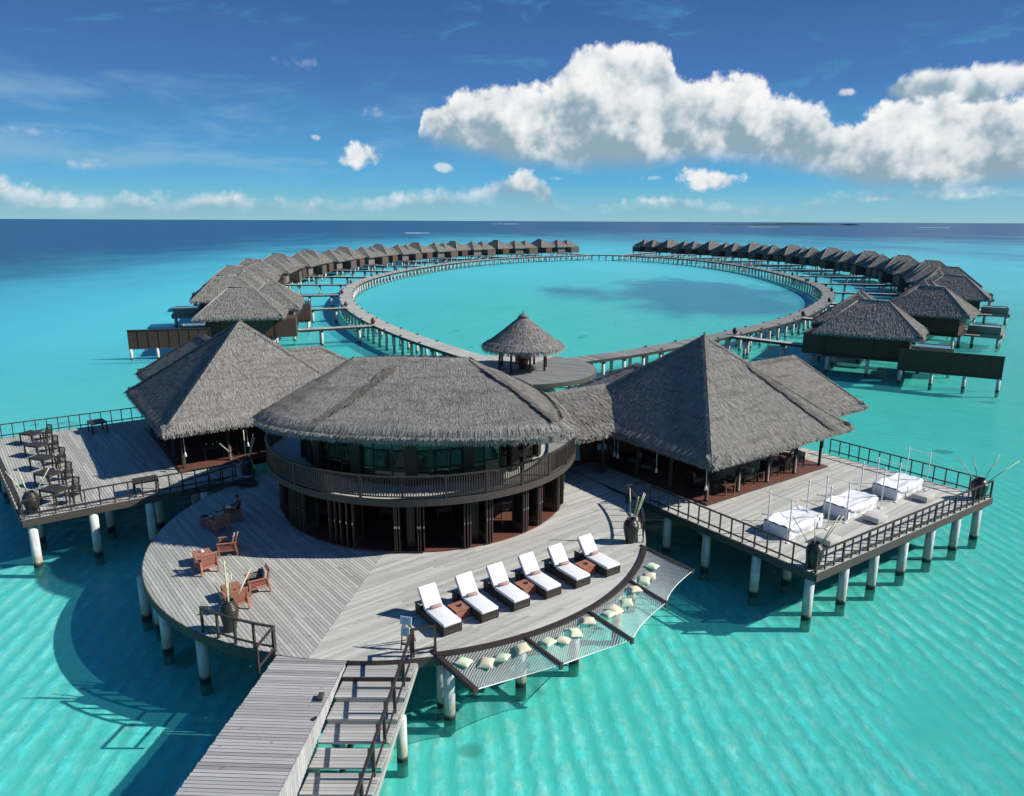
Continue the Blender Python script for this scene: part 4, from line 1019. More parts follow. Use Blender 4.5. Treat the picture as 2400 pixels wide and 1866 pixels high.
for i in range(8):
    a = 2*pi*(i+.35)/8; part('post', pm, gz, (2.35*cos(a), 2.35*sin(a), 0))
buoy = MB(); vs, fs = [], []
for i in range(20):
    for j in range(8):
        a, b_ = 2*pi*i/20, 2*pi*j/8; r = .30+.07*cos(b_); vs.append((r*cos(a), .07*sin(b_), r*sin(a)))
for i in range(20):
    for j in range(8): fs.append((i*8+j, ((i+1) % 20)*8+j, ((i+1) % 20)*8+(j+1) % 8, i*8+(j+1) % 8))
o = buoy.add(vs, fs).build('lifebuoy', 'orange_buoy', None, True); tag(o, 'orange red lifebuoy hung between the rear posts of the gazebo', 'lifebuoy'); o.location = (2.0, 72.1, DZ+1.75)
# ------------------------------------------------------------------ ring walkway
def smooth(pts, n_it=3):
    P = np.array(pts, float)
    for _ in range(n_it):
        Q = [P[0]]
        for a, b_ in zip(P[:-1], P[1:]): Q += [a*.75+b_*.25, a*.25+b_*.75]
        Q.append(P[-1]); P = np.array(Q)
    return P
def even(P, step):
    d = np.r_[0, np.cumsum(np.linalg.norm(np.diff(P, axis=0), axis=1))]; n = max(2, int(round(d[-1]/step))+1); t_ = np.linspace(0, d[-1], n)
    return np.c_[np.interp(t_, d, P[:, 0]), np.interp(t_, d, P[:, 1])]
def normals(P):
    T = np.gradient(P, axis=0); T /= np.linalg.norm(T, axis=1)[:, None]; return T, np.c_[-T[:, 1], T[:, 0]]
INNER_L = [(-2.4, 76.0), (-6.5, 82.3), (-10.9, 89.6), (-16.0, 99.0), (-18.6, 104.5), (-21.7, 111.6), (-26.0, 123.0), (-29.6, 135.6), (-32.6, 150.6), (-34.4, 164.0), (-34.9, 176.0), (-34.1, 190.5), (-31.8, 208.0), (-28.0, 225.5), (-22.8, 244.5), (-15.8, 263.0), (-7.0, 279.0), (2.2, 292.5), (14.0, 304.5), (25.5, 313.2), (34, 318)]
INNER_R = [(5.9, 75.8), (10.0, 78.6), (14.9, 82.4), (25.4, 92.6), (35.3, 103.3), (42.7, 112.3), (51.6, 126.6), (57.3, 136.6), (62.2, 147.2), (66.4, 159.2), (69.9, 173.0), (72.8, 191.4), (74.6, 210.0), (75.3, 230.0), (74.4, 250.0), (71.6, 270.0), (66.3, 287.0), (58.4, 302.0), (49.0, 312.5), (42, 317), (34, 318)]
WW = 2.5
def walkway(label, inner, side, ends):
    P = even(smooth(inner), 1.0); T, N_ = normals(P); C_ = P+N_*side*WW/2
    W_ = thing('ring_walkway', label, 'walkway', (C_[0][0], C_[0][1], 0), 0, 'two arms of the ring walkway')
    m_ = MB(); rnd = random.Random(2)
    Q = even(C_, .30); T, N_ = normals(Q)
    for i in range(len(Q)-1):
        a, b_ = Q[i], Q[i]+(Q[i+1]-Q[i])*.93; n = N_[i]*WW/2; z = DZ+rnd.uniform(-.005, .005)
        p = [a-n, a+n, b_+n, b_-n]; v = [(q[0], q[1], z) for q in p]+[(q[0], q[1], z-.05) for q in p]
        m_.add(v, [(3, 2, 1, 0), (0, 1, 5, 4), (2, 3, 7, 6), (1, 2, 6, 5), (3, 0, 4, 7)])
    m_.f = [f if True else f for f in m_.f]
    m_.build('planks', 'deck_plain' if side == 1 else 'deck_dark', W_, kind='stuff', world=True)  # left arm paler, right arm darker: sun sheen painted as board colour
    P4 = even(C_, 2.0); T, N_ = normals(P4)
    for s_ in (-1, 1):
        b_ = MB()
        vs, fs = [], []
        for q, n in zip(P4, N_):
            e = q+n*s_*(WW/2-.08)
            for (o_, z) in ((-.06, DZ-.052), (.06, DZ-.052), (.06, DZ-.36), (-.06, DZ-.36)): vs.append((*(e+n*s_*o_), z))
        for i in range(len(P4)-1):
            for j in range(4): fs.append((i*4+j, i*4+(j+1) % 4, (i+1)*4+(j+1) % 4, (i+1)*4+j))
        MB().add(vs, fs).build('side_beam', 'dark_wood', W_, world=True)
    pl = even(C_, 3.0); T, N_ = normals(pl); pp = []
    cross = MB()
    for i, (q, n) in enumerate(zip(pl, N_)):
        az = atan2(n[1], n[0]); cross.box((q[0], q[1], DZ-.45), (WW-.1, .22, .2), az)
        for s_ in (-1, 1): pp.append(tuple(q+n*s_*.95))
    cross.build('crosshead', 'dark_wood', W_, world=True)
    pp.sort(key=lambda q: q[0]**2+q[1]**2)
    rest = MB()
    for i, (x, y) in enumerate(pp):
        if i < 300: pile(W_, x, y, .19, DZ-.5)
        else: rest.lathe([(.19, -1.9), (.19, DZ-.5)], (x, y, 0), 8)
    if rest.v: rest.build('piles', 'pile', W_, True, kind='stuff', world=True)
    # low marker lights on both edges
    ml = MB().box((0, 0, .07), (.22, .22, .14)).mesh('edge_light', 'dark_wood'); q6 = even(C_[:260], 6.0); T, N_ = normals(q6)
    for i, (q, n) in enumerate(zip(q6, N_)):
        if i < 2: continue
        for s_ in (-1, 1):
            e = q+n*s_*(WW/2-.12); part('edge_light', ml, W_, (e[0]-C_[0][0], e[1]-C_[0][1], DZ), atan2(n[1], n[0]))
    return C_
CL_ = walkway('left arm of the ring walkway curving past the sunlit villas', INNER_L, 1, None)
CR_ = walkway('right arm of the ring walkway curving past the shaded villas', INNER_R, -1, None)

# ------------------------------------------------------------------ water villas
EZ, RZ = 4.55, 7.85
def gable(p0, p1, zr, ze, hw):
    p0, p1 = np.array(p0, float), np.array(p1, float); d = (p1-p0)/np.linalg.norm(p1-p0); n = np.array([d[1], -d[0]])
    P = lambda q, z: np.array([q[0], q[1], z])
    A, B, c_, D = P(p0+n*hw, ze), P(p1+n*hw, ze), P(p1-n*hw, ze), P(p0-n*hw, ze)
    return [[A, B, P(p1, zr), P(p0, zr)], [c_, D, P(p0, zr), P(p1, zr)]], [(A, B, [*n, 0]), (c_, D, [*(-n), 0])]
def villa(sg, label, group):
    V = thing('water_villa', label, 'villa', (0, 0, 0), 0, group)
    S = lambda pts: [(p[0], p[1]*sg) for p in pts]
    ux, uy = np.array([1., 0]), np.array([0., 1.])
    f, e = pyramid_faces((0, 0), ux, uy, 5.3, 4.0, EZ, RZ, 1.45)
    roof(V, f, e, dens=80, L=.45, w=.08, fd=44, fl=.36, fw=.075, world=False, name='main_roof', lift=.05, caps=[((-1.45, 0, RZ+.05), (1.45, 0, RZ+.05))]+[((sx_*1.45, 0, RZ+.02), (sx_*5.3, sy_*4.0, EZ+.06)) for sx_ in (-1, 1) for sy_ in (-1, 1)])
    for (c_, h_, za) in (((-2.6, 9.3*sg), 4.3, 7.75), ((-2.9, 15.6*sg), 4.1, 7.6)):
        f, e = pyramid_faces(c_, ux, uy, h_, h_*.96, EZ, za); r = roof(V, f, e, dens=80, L=.45, w=.08, fd=44, fl=.36, fw=.075, world=False, name='pyramid_roof', lift=.05, caps=[((c_[0], c_[1], za), (c_[0]+sx_*h_, c_[1]+sy_*h_*.96, EZ+.06)) for sx_ in (-1, 1) for sy_ in (-1, 1)])
        MB().lathe([(.2, -.3), (.12, .1), (.03, .55)], (c_[0], c_[1], za), 8).build('finial', 'thatch_fringe', r, True)
    for (a, b_, zr) in (((-.6, .5*sg), (-2.4, 8.6*sg), 6.35), ((-2.8, 10*sg), (-2.9, 15*sg), 6.3)):
        f, e = gable(a, b_, zr, EZ, 3.6); roof(V, f, e, dens=50, L=.5, w=.10, fd=26, fl=.4, fw=.09, world=False, name='link_roof', lift=.06)
    fl = MB()
    for (x0, x1, y0, y1) in ((-4.3, 4.4, -2.9, 3.2), (-6.4, 1.6, 5.6, 12.6), (-8.0, .6, 12.4, 19.0)):
        pts = S([(x0, y0), (x1, y0), (x1, y1), (x0, y1)]); MB().prism(pts, 1.72, 1.98+.002*y0).build('floor', 'dark_wood', V)
    def wall(x0, x1, y0, y1, z0, z1, m_, nm='wall', lab=None):
        return MB().prism(S([(x0, y0), (x1, y0), (x1, y1), (x0, y1)]), z0, z1).build(nm, m_, V, label=lab)
    wall(-4.0, 4.1, -2.7, 3.0, 1.99, 4.75, 'wall_wood')
    wall(-5.9, 1.2, 6.6, 11.6, 1.99, 4.75, 'matting')
    wall(-3.9, 1.0, 13.0, 18.4, 1.99, 4.75, 'wall_wood')
    wall(-6.6, -4.05, -2.2, 1.6, 1.75, 4.1, 'wall_wood', 'entry_screen')
    # vertical battens on the near wall
    b_ = MB()
    for k_ in range(6): b_.box((-4.0+k_*1.6, -2.72*sg, 3.3), (.07, .03, 2.6))
    b_.build('batten', 'dark_wood', V)
    # slatted bathroom yard towards the walkway
    ys = MB()
    for (x0, x1, y0, y1) in ((-8.1, -8.0, 13.2, 18.8), (-8.1, -4.2, 18.7, 18.8), (-8.1, -4.2, 13.2, 13.3)):
        n = max(1, int(max(x1-x0, y1-y0)/.24))
        for k_ in range(n):
            if y1-y0 > x1-x0: q = y0+(k_+.5)*(y1-y0)/n; ys.box((x0+.05, q*sg, 2.95), (.05, .20, 2.4))
            else: q = x0+(k_+.5)*(x1-x0)/n; ys.box((q, (y0+.05)*sg, 2.95), (.20, .05, 2.4))
    ys.build('yard_screen', 'screen_wood', V)
    # privacy screen beside the sun deck
    pf = MB().box((7.9, -4.5*sg, 2.36), (9.2, .06, 2.2)).build('privacy_screen', 'wall_wood', V)
    fr = MB()
    for k_ in range(9): fr.box((3.35+k_*1.14, -4.55*sg, 2.36), (.06, .05, 2.2))
    fr.box((7.9, -4.55*sg, 3.49), (9.26, .09, .07)); fr.box((7.9, -4.55*sg, 1.24), (9.26, .12, .10)); fr.build('frame', 'fascia_wood', pf)
    # sun deck, plunge pool
    dk = MB()
    for k_ in range(13): dk.box((4.5+k_*.20, -.6*sg, 1.90), (.185, 6.6, .06))
    dk.build('sun_deck', 'deck_plain', V)
    pool = MB(); pool.box((6.1, 4.6*sg, 1.50), (4.8, 3.4, .5)).build('pool_base', 'concrete', V)
    pb = MB(); 
    for (c_, d_) in (((6.3, 3.2, 2.25), (3.8, .18, 1.0)), ((6.3, 6.0, 2.25), (3.8, .18, 1.0)), ((4.49, 4.6, 2.25), (.18, 2.62, 1.0)), ((8.11, 4.6, 2.25), (.18, 2.62, 1.0))): pb.box((c_[0], c_[1]*sg, c_[2]), d_)
    po = pb.build('pool_wall', 'concrete', V); MB().box((6.3, 4.6*sg, 2.2), (3.44, 2.6, .9)).build('pool_water', 'pool_blue', po)
    MB().prism(S([(3.9, 1.0), (6.0, 1.0), (6.0, 8.0), (1.0, 8.0), (1.0, 6.0), (3.9, 6.0)]), 1.60, 1.70).build('side_deck', 'deck_dark', V)
    sm = MB().lathe([(.19, -1.9), (.19, 1.72)], n=10).mesh('stilt', 'pile', True)
    for (x, y) in ((-3.8, -2.6), (.3, -2.6), (3.6, -2.6), (-3.8, 2.6), (3.6, 2.6), (-5.9, 6.2), (-1.5, 6.2), (-5.9, 11.4), (1, 11.4), (-7.6, 14), (-7.6, 18.4), (-3, 18.4), (.2, 14), (5, 4), (8, 5.6), (8, 3.5)):
        part('stilt', sm, V, (x, y*sg, 0))
    s2 = MB().lathe([(.17, -1.9), (.17, 1.25)], n=10).mesh('stilt', 'pile', True)
    for k_ in range(4): part('screen_stilt', s2, V, (3.6+k_*2.9, -4.5*sg, 0))
    return V
LV = [(-34.4, 92.8), (-43.8, 113.0), (-51.6, 137.2), (-57.0, 162.4), (-59.6, 188.5), (-58.6, 213.5), (-54.6, 239.3), (-47.7, 265.0), (-37.7, 289.5), (-24.9, 311.5), (-7.4, 331.5), (12.6, 350.0)]
RV = [(39.8, 80.6), (56.4, 98.8), (72.2, 120.6), (85.0, 143.8), (95.0, 168.0), (102.2, 194.5), (106.6, 222.5), (107.6, 251.0), (105.0, 279.5), (99.2, 306.5), (89.0, 332.5), (75.6, 357.5)]
ANG_L = {0: radians(194)}; ANG_R = {0: radians(-31)}
def row(cent, sg, CL_, angs, side, adj):
    cs = np.array(cent); Tn = np.gradient(smooth(cs, 1), axis=0); proto = None
    for i, c_ in enumerate(cs):
        a, b_ = cs[max(0, i-1)], cs[min(len(cs)-1, i+1)]; t_ = (b_-a)/np.linalg.norm(b_-a)
        az = atan2(t_[1], t_[0])-sg*pi/2
        if i in angs: az = angs[i]
        lab = f'thatched water villa in the {adj} row on the {side}, {ORD[i]} from the viewer'
        if proto is None: proto = villa(sg, lab, 'thatched water villas around the ring'); proto.location = (*c_, 0); proto.rotation_euler = (0, 0, az)
        else: dup(proto, (*c_, 0), az, lab, skip=('privacy_screen', 'screen_stilt', 'sun_deck'))
        # foot bridge from the villa to the ring
        r = np.array([cos(az), sin(az)]); tt = np.array([-sin(az), cos(az)])*sg
        s0 = c_-r*(6.6 if True else 0)+tt*(1.2)
        k_ = np.argmin(np.linalg.norm(CL_-s0, axis=1)); e0 = CL_[k_]; d = e0-s0; L = np.linalg.norm(d); d /= L; e0 = e0-d*WW/2; L -= WW/2
        if L < 1.5: continue
        fb = thing('foot_bridge', f'narrow timber bridge to the {ORD[i]} villa from the viewer in the {side} row', 'bridge', (*s0, 0), atan2(d[1], d[0]), 'narrow bridges from the ring to the villas')
        m_ = MB(); 
        for q in range(int(L/.3)): m_.box((q*.3+.15, 0, DZ-.045), (.27, 1.3, .05))
        m_.build('planks', 'deck_plain', fb, kind='stuff')
        m_ = MB(); m_.box((L/2, .6, DZ-.2), (L, .12, .25)); m_.box((L/2, -.6, DZ-.2), (L, .12, .25)); m_.build('side_beam', 'dark_wood', fb)
        nps = max(2, int(L/3.6)); pm = MB().lathe([(.18, -1.9), (.18, DZ-.45)], n=10).mesh('pile', 'pile', True) if i == 0 else row.pm; row.pm = pm
        cp = MB().box((0, 0, DZ-.42), (.3, 1.2, .24)).mesh('crosshead', 'dark_wood') if i == 0 else row.cp; row.cp = cp
        for q in range(nps):
            x = (q+.6)*L/nps; part('crosshead', cp, fb, (x, 0, 0))
            for y in (-.42, .42): part('pile', pm, fb, (x, y, 0))
        if i < 6:                                    # tall jar where the bridge meets the ring
            q = e0+d*.1+np.array([-d[1], d[0]])*(1.1*-sg)+d*.25
            j = MB().lathe([(.13, 0), (.26, .18), (.33, .45), (.27, .68), (.15, .78), (.19, .86)], n=14).build('jar', 'red_jar' if side == 'left' else 'glazed_jar', None, True)
            tag(j, f'{"dark red" if side == "left" else "dark"} jar by the bridge to the {ORD[i]} villa on the {side}', 'jar', 'jars at the villa bridges'); j.location = (q[0], q[1], DZ)
row(LV, -1, CL_, ANG_L, 'left', 'sunlit'); row(RV, 1, CR_, ANG_R, 'right', 'shaded')
# ------------------------------------------------------------------ sun loungers
def cushion_box(m_, w, l, h, puff=.02, n=8):
    pass
def soft_slab(name, x0, x1, w, z0, h, m_, parent, tilt=0.0, piv=None, r=.03):
    """padded slab from x0 to x1 along x, bevelled"""
    m = MB(); m.box(((x0+x1)/2, 0, z0+h/2), (x1-x0, w, h)); o = m.build(name, m_, parent, True, bevel=r)
    o.modifiers[0].segments = 3
    return o
def lounger():
    T = thing('sun_lounger', '', 'sun lounger', (0, 0, 0), 0, 'white sun loungers on the round deck')
    # local x: foot at x=+1.0, head at -1.0
    f = MB(); f.box((0, .355, .19), (2.0, .05, .30)); f.box((0, -.355, .19), (2.0, .05, .30)); f.box((.975, 0, .19), (.05, .66, .30)); f.box((-.975, 0, .14), (.05, .66, .20)); f.box((.12, 0, .32), (1.68, .66, .03))
    f.build('frame', 'wicker', T, bevel=.008)
    for (x, y) in ((.93, .34), (.93, -.34), (-.93, .34), (-.93, -.34)): MB().box((x, y, .17), (.08, .08, .34)).build('leg', 'dark_wood', T)
    tr = MB(); tr.box((1.003, 0, .14), (.012, .56, .05)); tr.build('drawer_pull', 'fascia_wood', T)
    soft_slab('mattress', -.30, 1.0, .72, .345, .11, 'white_cloth', T)
    b = MB(); a = radians(52); L = .86
    b.box((-.30-cos(a)*L/2-.03, 0, .40+sin(a)*L/2), (L, .72, .11), 0, (a, 'Y')); o = b.build('back_cushion', 'white_cloth', T, True, bevel=.03); o.modifiers[0].segments = 3
    b = MB(); b.box((-.33-cos(a)*L/2-.06, 0, .33+sin(a)*L/2-.02), (L*.95, .66, .04), 0, (a, 'Y')); b.build('backrest', 'wicker', T)
    for s in (-1, 1): MB().beam((-.62, s*.28, .70), (-.92, s*.28, .30), .03, .03).build('strut', 'dark_wood', T)
    for s in (-1, 1): MB().box((-.80, s*.385, .30), (.36, .05, .26)).build('arm', 'wicker', T)
    return T
FT = [(-2.02, 22.755), (-.745, 23.64), (.405, 24.45), (1.635, 25.355), (2.84, 26.185), (4.155, 27.14)]
LA = radians(-54.3)
pl = lounger()
lw_ = ['white sun lounger nearest the entrance sign', 'white sun lounger second from the entrance sign, right of the first wooden side table', 'white sun lounger third from the entrance sign, left of the middle side table', 'white sun lounger fourth from the entrance sign, right of the middle side table', 'white sun lounger fifth from the entrance sign, left of the last side table', 'white sun lounger at the far end near the tall jar']
tw = MB(); pts = [(0, y, 0) for y in (-.22, -.21, .21, .22)]; tw.tube(pts, [.055, .07, .07, .055], 14); twm = tw.mesh('rolled_towel', 'towel', True)
for i, (x, y) in enumerate(FT):
    c_ = (x-cos(LA)*1.0, y-sin(LA)*1.0, DZ+.004)
    if i == 0: pl.location = c_; pl.rotation_euler = (0, 0, LA); pl['label'] = lw_[0]
    else: dup(pl, c_, LA, lw_[i])
    o = bpy.data.objects.new('rolled_towel', twm); COL.objects.link(o); tag(o, 'rolled dusty pink towel on the '+lw_[i].split(',')[0].replace('white sun ', ''), 'towel', 'rolled towels on the loungers')
    lx, ly = rot2(-.19, rng.uniform(-.02, .02), LA); o.location = (c_[0]+lx, c_[1]+ly, c_[2]+.525); o.rotation_euler = (0, 0, LA+rng.uniform(-.08, .08))
def side_table():
    T = thing('side_table', '', 'side table', (0, 0, 0), 0, 'slatted side tables between the loungers')
    for k_ in range(7): MB().box((-.27+k_*.09, 0, .345), (.078, .62, .03)).build('slat', 'teak', T)
    for s in (-1, 1): MB().box((0, s*.27, .165), (.58, .04, .33)).build('side_panel', 'teak', T)
    MB().box((0, 0, .30), (.56, .5, .03)).build('shelf', 'teak', T)
    return T
ps = side_table()
for i, ((x, y), w_) in enumerate(zip([(-1.90, 24.03), (.55, 25.75), (3.03, 27.42)], ['nearest the entrance sign', 'in the middle of the lounger row', 'nearest the tall jar'])):
    lab = 'reddish slatted side table between loungers, '+w_
    if i == 0: ps.location = (x, y, DZ+.004); ps.rotation_euler = (0, 0, radians(36)); ps['label'] = lab
    else: dup(ps, (x, y, DZ+.004), radians(36), lab)
    o = MB().lathe([(.05, 0), (.075, .01), (.08, .04), (.065, .04), (.06, .015)], n=16).build('ashtray', 'dark_wood', None, True); tag(o, 'small dark ashtray on the side table '+w_, 'ashtray', 'ashtrays on the side tables'); o.location = (x+.03, y+.02, DZ+.366)

# ------------------------------------------------------------------ jars with bamboo reeds
def jar(name, label, loc, H, R, reeds, m_='glazed_jar', cat='jar'):
    T = thing(name, label, cat, loc, 0, 'tall jars with bamboo')
    pr = [(.56, 0), (.60, .02), (.72, .18), (.90, .42), (1.0, .62), (.97, .76), (.78, .88), (.55, .94), (.52, .96), (.60, .985), (.60, 1.0), (.50, 1.0), (.46, .96), (.46, .80)]
    prof = [(r*R, z*H) for r, z in pr]; pp = []
    for (a, b_) in zip(prof[:-1], prof[1:]):
        for k_ in range(3): pp.append((a[0]+(b_[0]-a[0])*k_/3, a[1]+(b_[1]-a[1])*k_/3))
    pp.append(prof[-1]); MB().lathe(pp, n=32).build('body', m_, T, True)
    for (dx, dy, dz, r) in reeds:
        o_ = Vector((dx, dy, 0)); o_ = o_.normalized()*min(R*.30, o_.length*.2) if o_.length > 0 else o_
        p0 = Vector((o_.x*.3, o_.y*.3, H*.55)); p1 = Vector((dx, dy, H+dz)); mid_ = (p0+p1)/2+Vector((0, 0, .03))
        MB().tube([tuple(p0), tuple(mid_), tuple(p1)], [r, r*.95, r*.8], 8).build('reed', 'reed', T, True)
    return T
jar('jar', 'ribbed dark jar with pale bamboo canes behind the curved front railing', (-9.83, 22.95, DZ), 1.16, .32, [(-.52, .1, .78, .028), (-.03, .05, 1.45, .03), (.03, .1, 1.0, .022), (.08, .3, .9, .02), (.80, .25, 1.12, .026)])
jar('jar', 'black jar with bamboo canes by the steps to the left terrace', (-14.65, 38.3, DZ), 1.30, .36, [(-1.35, -.1, .80, .03), (-.02, 0, 1.55, .03), (.45, .1, 1.25, .028), (.52, .1, 1.1, .025)])
jar('jar', 'dark jar with three canes at the outer corner of the left terrace', (-23.0, 32.75, LZ), 1.05, .36, [(-1.15, .2, .95, .027), (-.62, .3, 1.05, .027), (1.02, .1, 1.15, .028)])
jar('jar', 'dark jar with green canes at the end of the lounger deck beside the curved rail', (5.35, 30.35, DZ), 1.14, .35, [(-.10, .2, 1.35, .03), (.30, .15, .98, .026), (.52, .1, 1.18, .028), (.58, .1, 1.12, .026)])
jar('jar', 'dark jar with canes at the near corner of the daybed terrace', (12.6, 27.95, DZ), 1.12, .36, [(-.95, .3, 1.05, .022), (-.05, .2, .95, .02), (1.0, .3, 1.08, .025), (1.12, .2, 1.1, .022)])
jar('jar', 'black jar with four spread canes at the far right corner of the terrace', (24.35, 35.85, DZ), 1.12, .42, [(-1.25, .2, 1.15, .026), (-.45, .2, 1.2, .026), (.85, .1, 1.25, .026), (1.85, 0, .95, .022)])
jar('urn', 'big brown urn standing under the thatched gazebo', (1.05, 70.0, DZ), 1.9, .62, [(-.25, 0, .25, .02), (.1, .1, .3, .02), (.3, -.1, .2, .02)], m_='red_jar', cat='urn')

# ------------------------------------------------------------------ teak armchairs, coffee tables
def armchair(label, x, y, az, cush=(None, None), group='teak armchairs on the round deck', m_='teak', z=DZ, seat_m=None):
    """front looks along +x"""
    T = thing('armchair', label, 'armchair', (x, y, z+.004), az, group)
    for s in (-1, 1):
        MB().box((.36, s*.33, .29), (.07, .06, .58)).build('leg', m_, T); 
        MB().beam((-.30, s*.33, .58), (-.40, s*.33, 0), .07, .06).build('leg', m_, T)
        MB().box((.01, s*.34, .60), (.84, .085, .035)).build('arm', m_, T)
        for k_ in range(4): MB().box((.02, s*.33, .34+k_*.06), (.66, .02, .028)).build('slat', m_, T)
        MB().box((.0, s*.33, .26), (.70, .03, .06)).build('rail', m_, T)
    for k_ in range(7): MB().box((-.27+k_*.095, 0, .335), (.075, .60, .022)).build('slat', m_, T)
    MB().box((.34, 0, .29), (.03, .60, .08)).build('rail', m_, T); MB().box((-.30, 0, .29), (.03, .60, .08)).build('rail', m_, T)
    tl = radians(-14)
    bk = MB(); bk.box((-.345, .29, .60), (.045, .05, .60), 0, (tl, 'Y')); bk.box((-.345, -.29, .60), (.045, .05, .60), 0, (tl, 'Y')); bk.build('back_frame', m_, T)
    MB().box((-.42, 0, .885), (.045, .64, .06), 0, (tl, 'Y')).build('top_rail', m_, T)
    for k_ in range(8): MB().box((-.345-(k_-3.5)*.058*.25, 0, .60+(k_-3.5)*.058), (.018, .54, .036), 0, (tl, 'Y')).build('slat', m_, T)
    if seat_m:
        o = MB().box((.03, 0, .385), (.64, .58, .085)).build('seat_cushion', seat_m, T, True, bevel=.03); o.modifiers[0].segments = 3
    if cush[0]:
        o = MB().box((-.24, .03, .64), (.13, .52, .44), 0, (tl, 'Y')).build('back_cushion', cush[0], T, True, bevel=.05); o.modifiers[0].segments = 3
    if cush[1]:
        o = MB().box((-.14, -.08, .60), (.11, .42, .40), .25, (radians(-20), 'Y')).build('throw_cushion', cush[1], T, True, bevel=.05); o.modifiers[0].segments = 3
    return T
F = radians
armchair('teak armchair in the shade with the seated man', -13.35, 32.64, F(203), (None, None))
armchair('teak armchair with its slatted back to the viewer, in the shade by the man', -13.51, 31.37, F(137))
armchair('teak armchair with a grey back cushion half in the lounge shadow', -12.2, 29.05, F(195), ('stripe_cloth', None), seat_m='grey_cloth')
armchair('sunlit teak armchair with its slatted back to the viewer beside the cup', -12.47, 27.4, F(133), seat_m='grey_cloth')
armchair('sunlit teak armchair with charcoal and beige cushions near the big jar', -9.83, 25.8, F(211), ('beige_cloth', 'grey_cloth'), seat_m='grey_cloth')
armchair('teak armchair right behind the big ribbed jar, back to the viewer', -10.19, 24.48, F(131), seat_m='grey_cloth')
def coffee_table(label, x, y, az, s=.62):
    T = thing('coffee_table', label, 'coffee table', (x, y, DZ+.004), az, 'teak coffee tables on the round deck')
    for k_ in range(7): MB().box((-s/2+(k_+.5)*s/7, 0, .435), (s/7-.010, s, .03)).build('slat', 'teak', T)
    for (a, b_) in ((1, 1), (1, -1), (-1, 1), (-1, -1)): MB().box((a*(s/2-.045), b_*(s/2-.045), .21), (.08, .08, .42)).build('leg', 'teak', T)
    for a in (1, -1):
        MB().box((a*(s/2-.02), 0, .37), (.025, s-.1, .08)).build('apron', 'teak', T); MB().box((0, a*(s/2-.02), .37), (s-.1, .025, .08)).build('apron', 'teak', T)
    return T
coffee_table('teak coffee table in the shade in front of the seated man', -14.28, 31.95, F(36), .58)
coffee_table('teak coffee table with a white cup at the edge of the shadow', -12.97, 28.17, F(30), .68)
coffee_table('sunlit teak coffee table behind the big ribbed jar', -10.62, 25.25, F(37), .68)
def cup(label, x, y, z):
    T = thing('cup', label, 'cup', (x, y, z)); MB().lathe([(.05, 0), (.085, .012), (.09, .018), (.03, .016)], n=18).build('saucer', 'china', T, True)
    MB().lathe([(.028, .016), (.045, .04), (.05, .085), (.043, .085), (.03, .03)], n=18).build('bowl', 'china', T, True)
    vs = [(.045+.028*sin(a), 0, .05+.024*cos(a)) for a in np.linspace(0, pi, 7)]; MB().tube(vs, .006, 5).build('handle', 'china', T, True)
    return T
cup('white cup and saucer on the coffee table at the shadow edge', -12.97, 28.2, DZ+.457); cup('white cup on the shaded coffee table by the man', -14.1, 31.93, DZ+.457)
o = MB().box((0, 0, .015), (.24, .17, .03)).build('book', 'navy_cloth', None, bevel=.004); tag(o, 'dark book lying on the shaded coffee table', 'book'); o.location = (-14.42, 32.02, DZ+.457); o.rotation_euler = (0, 0, .5)

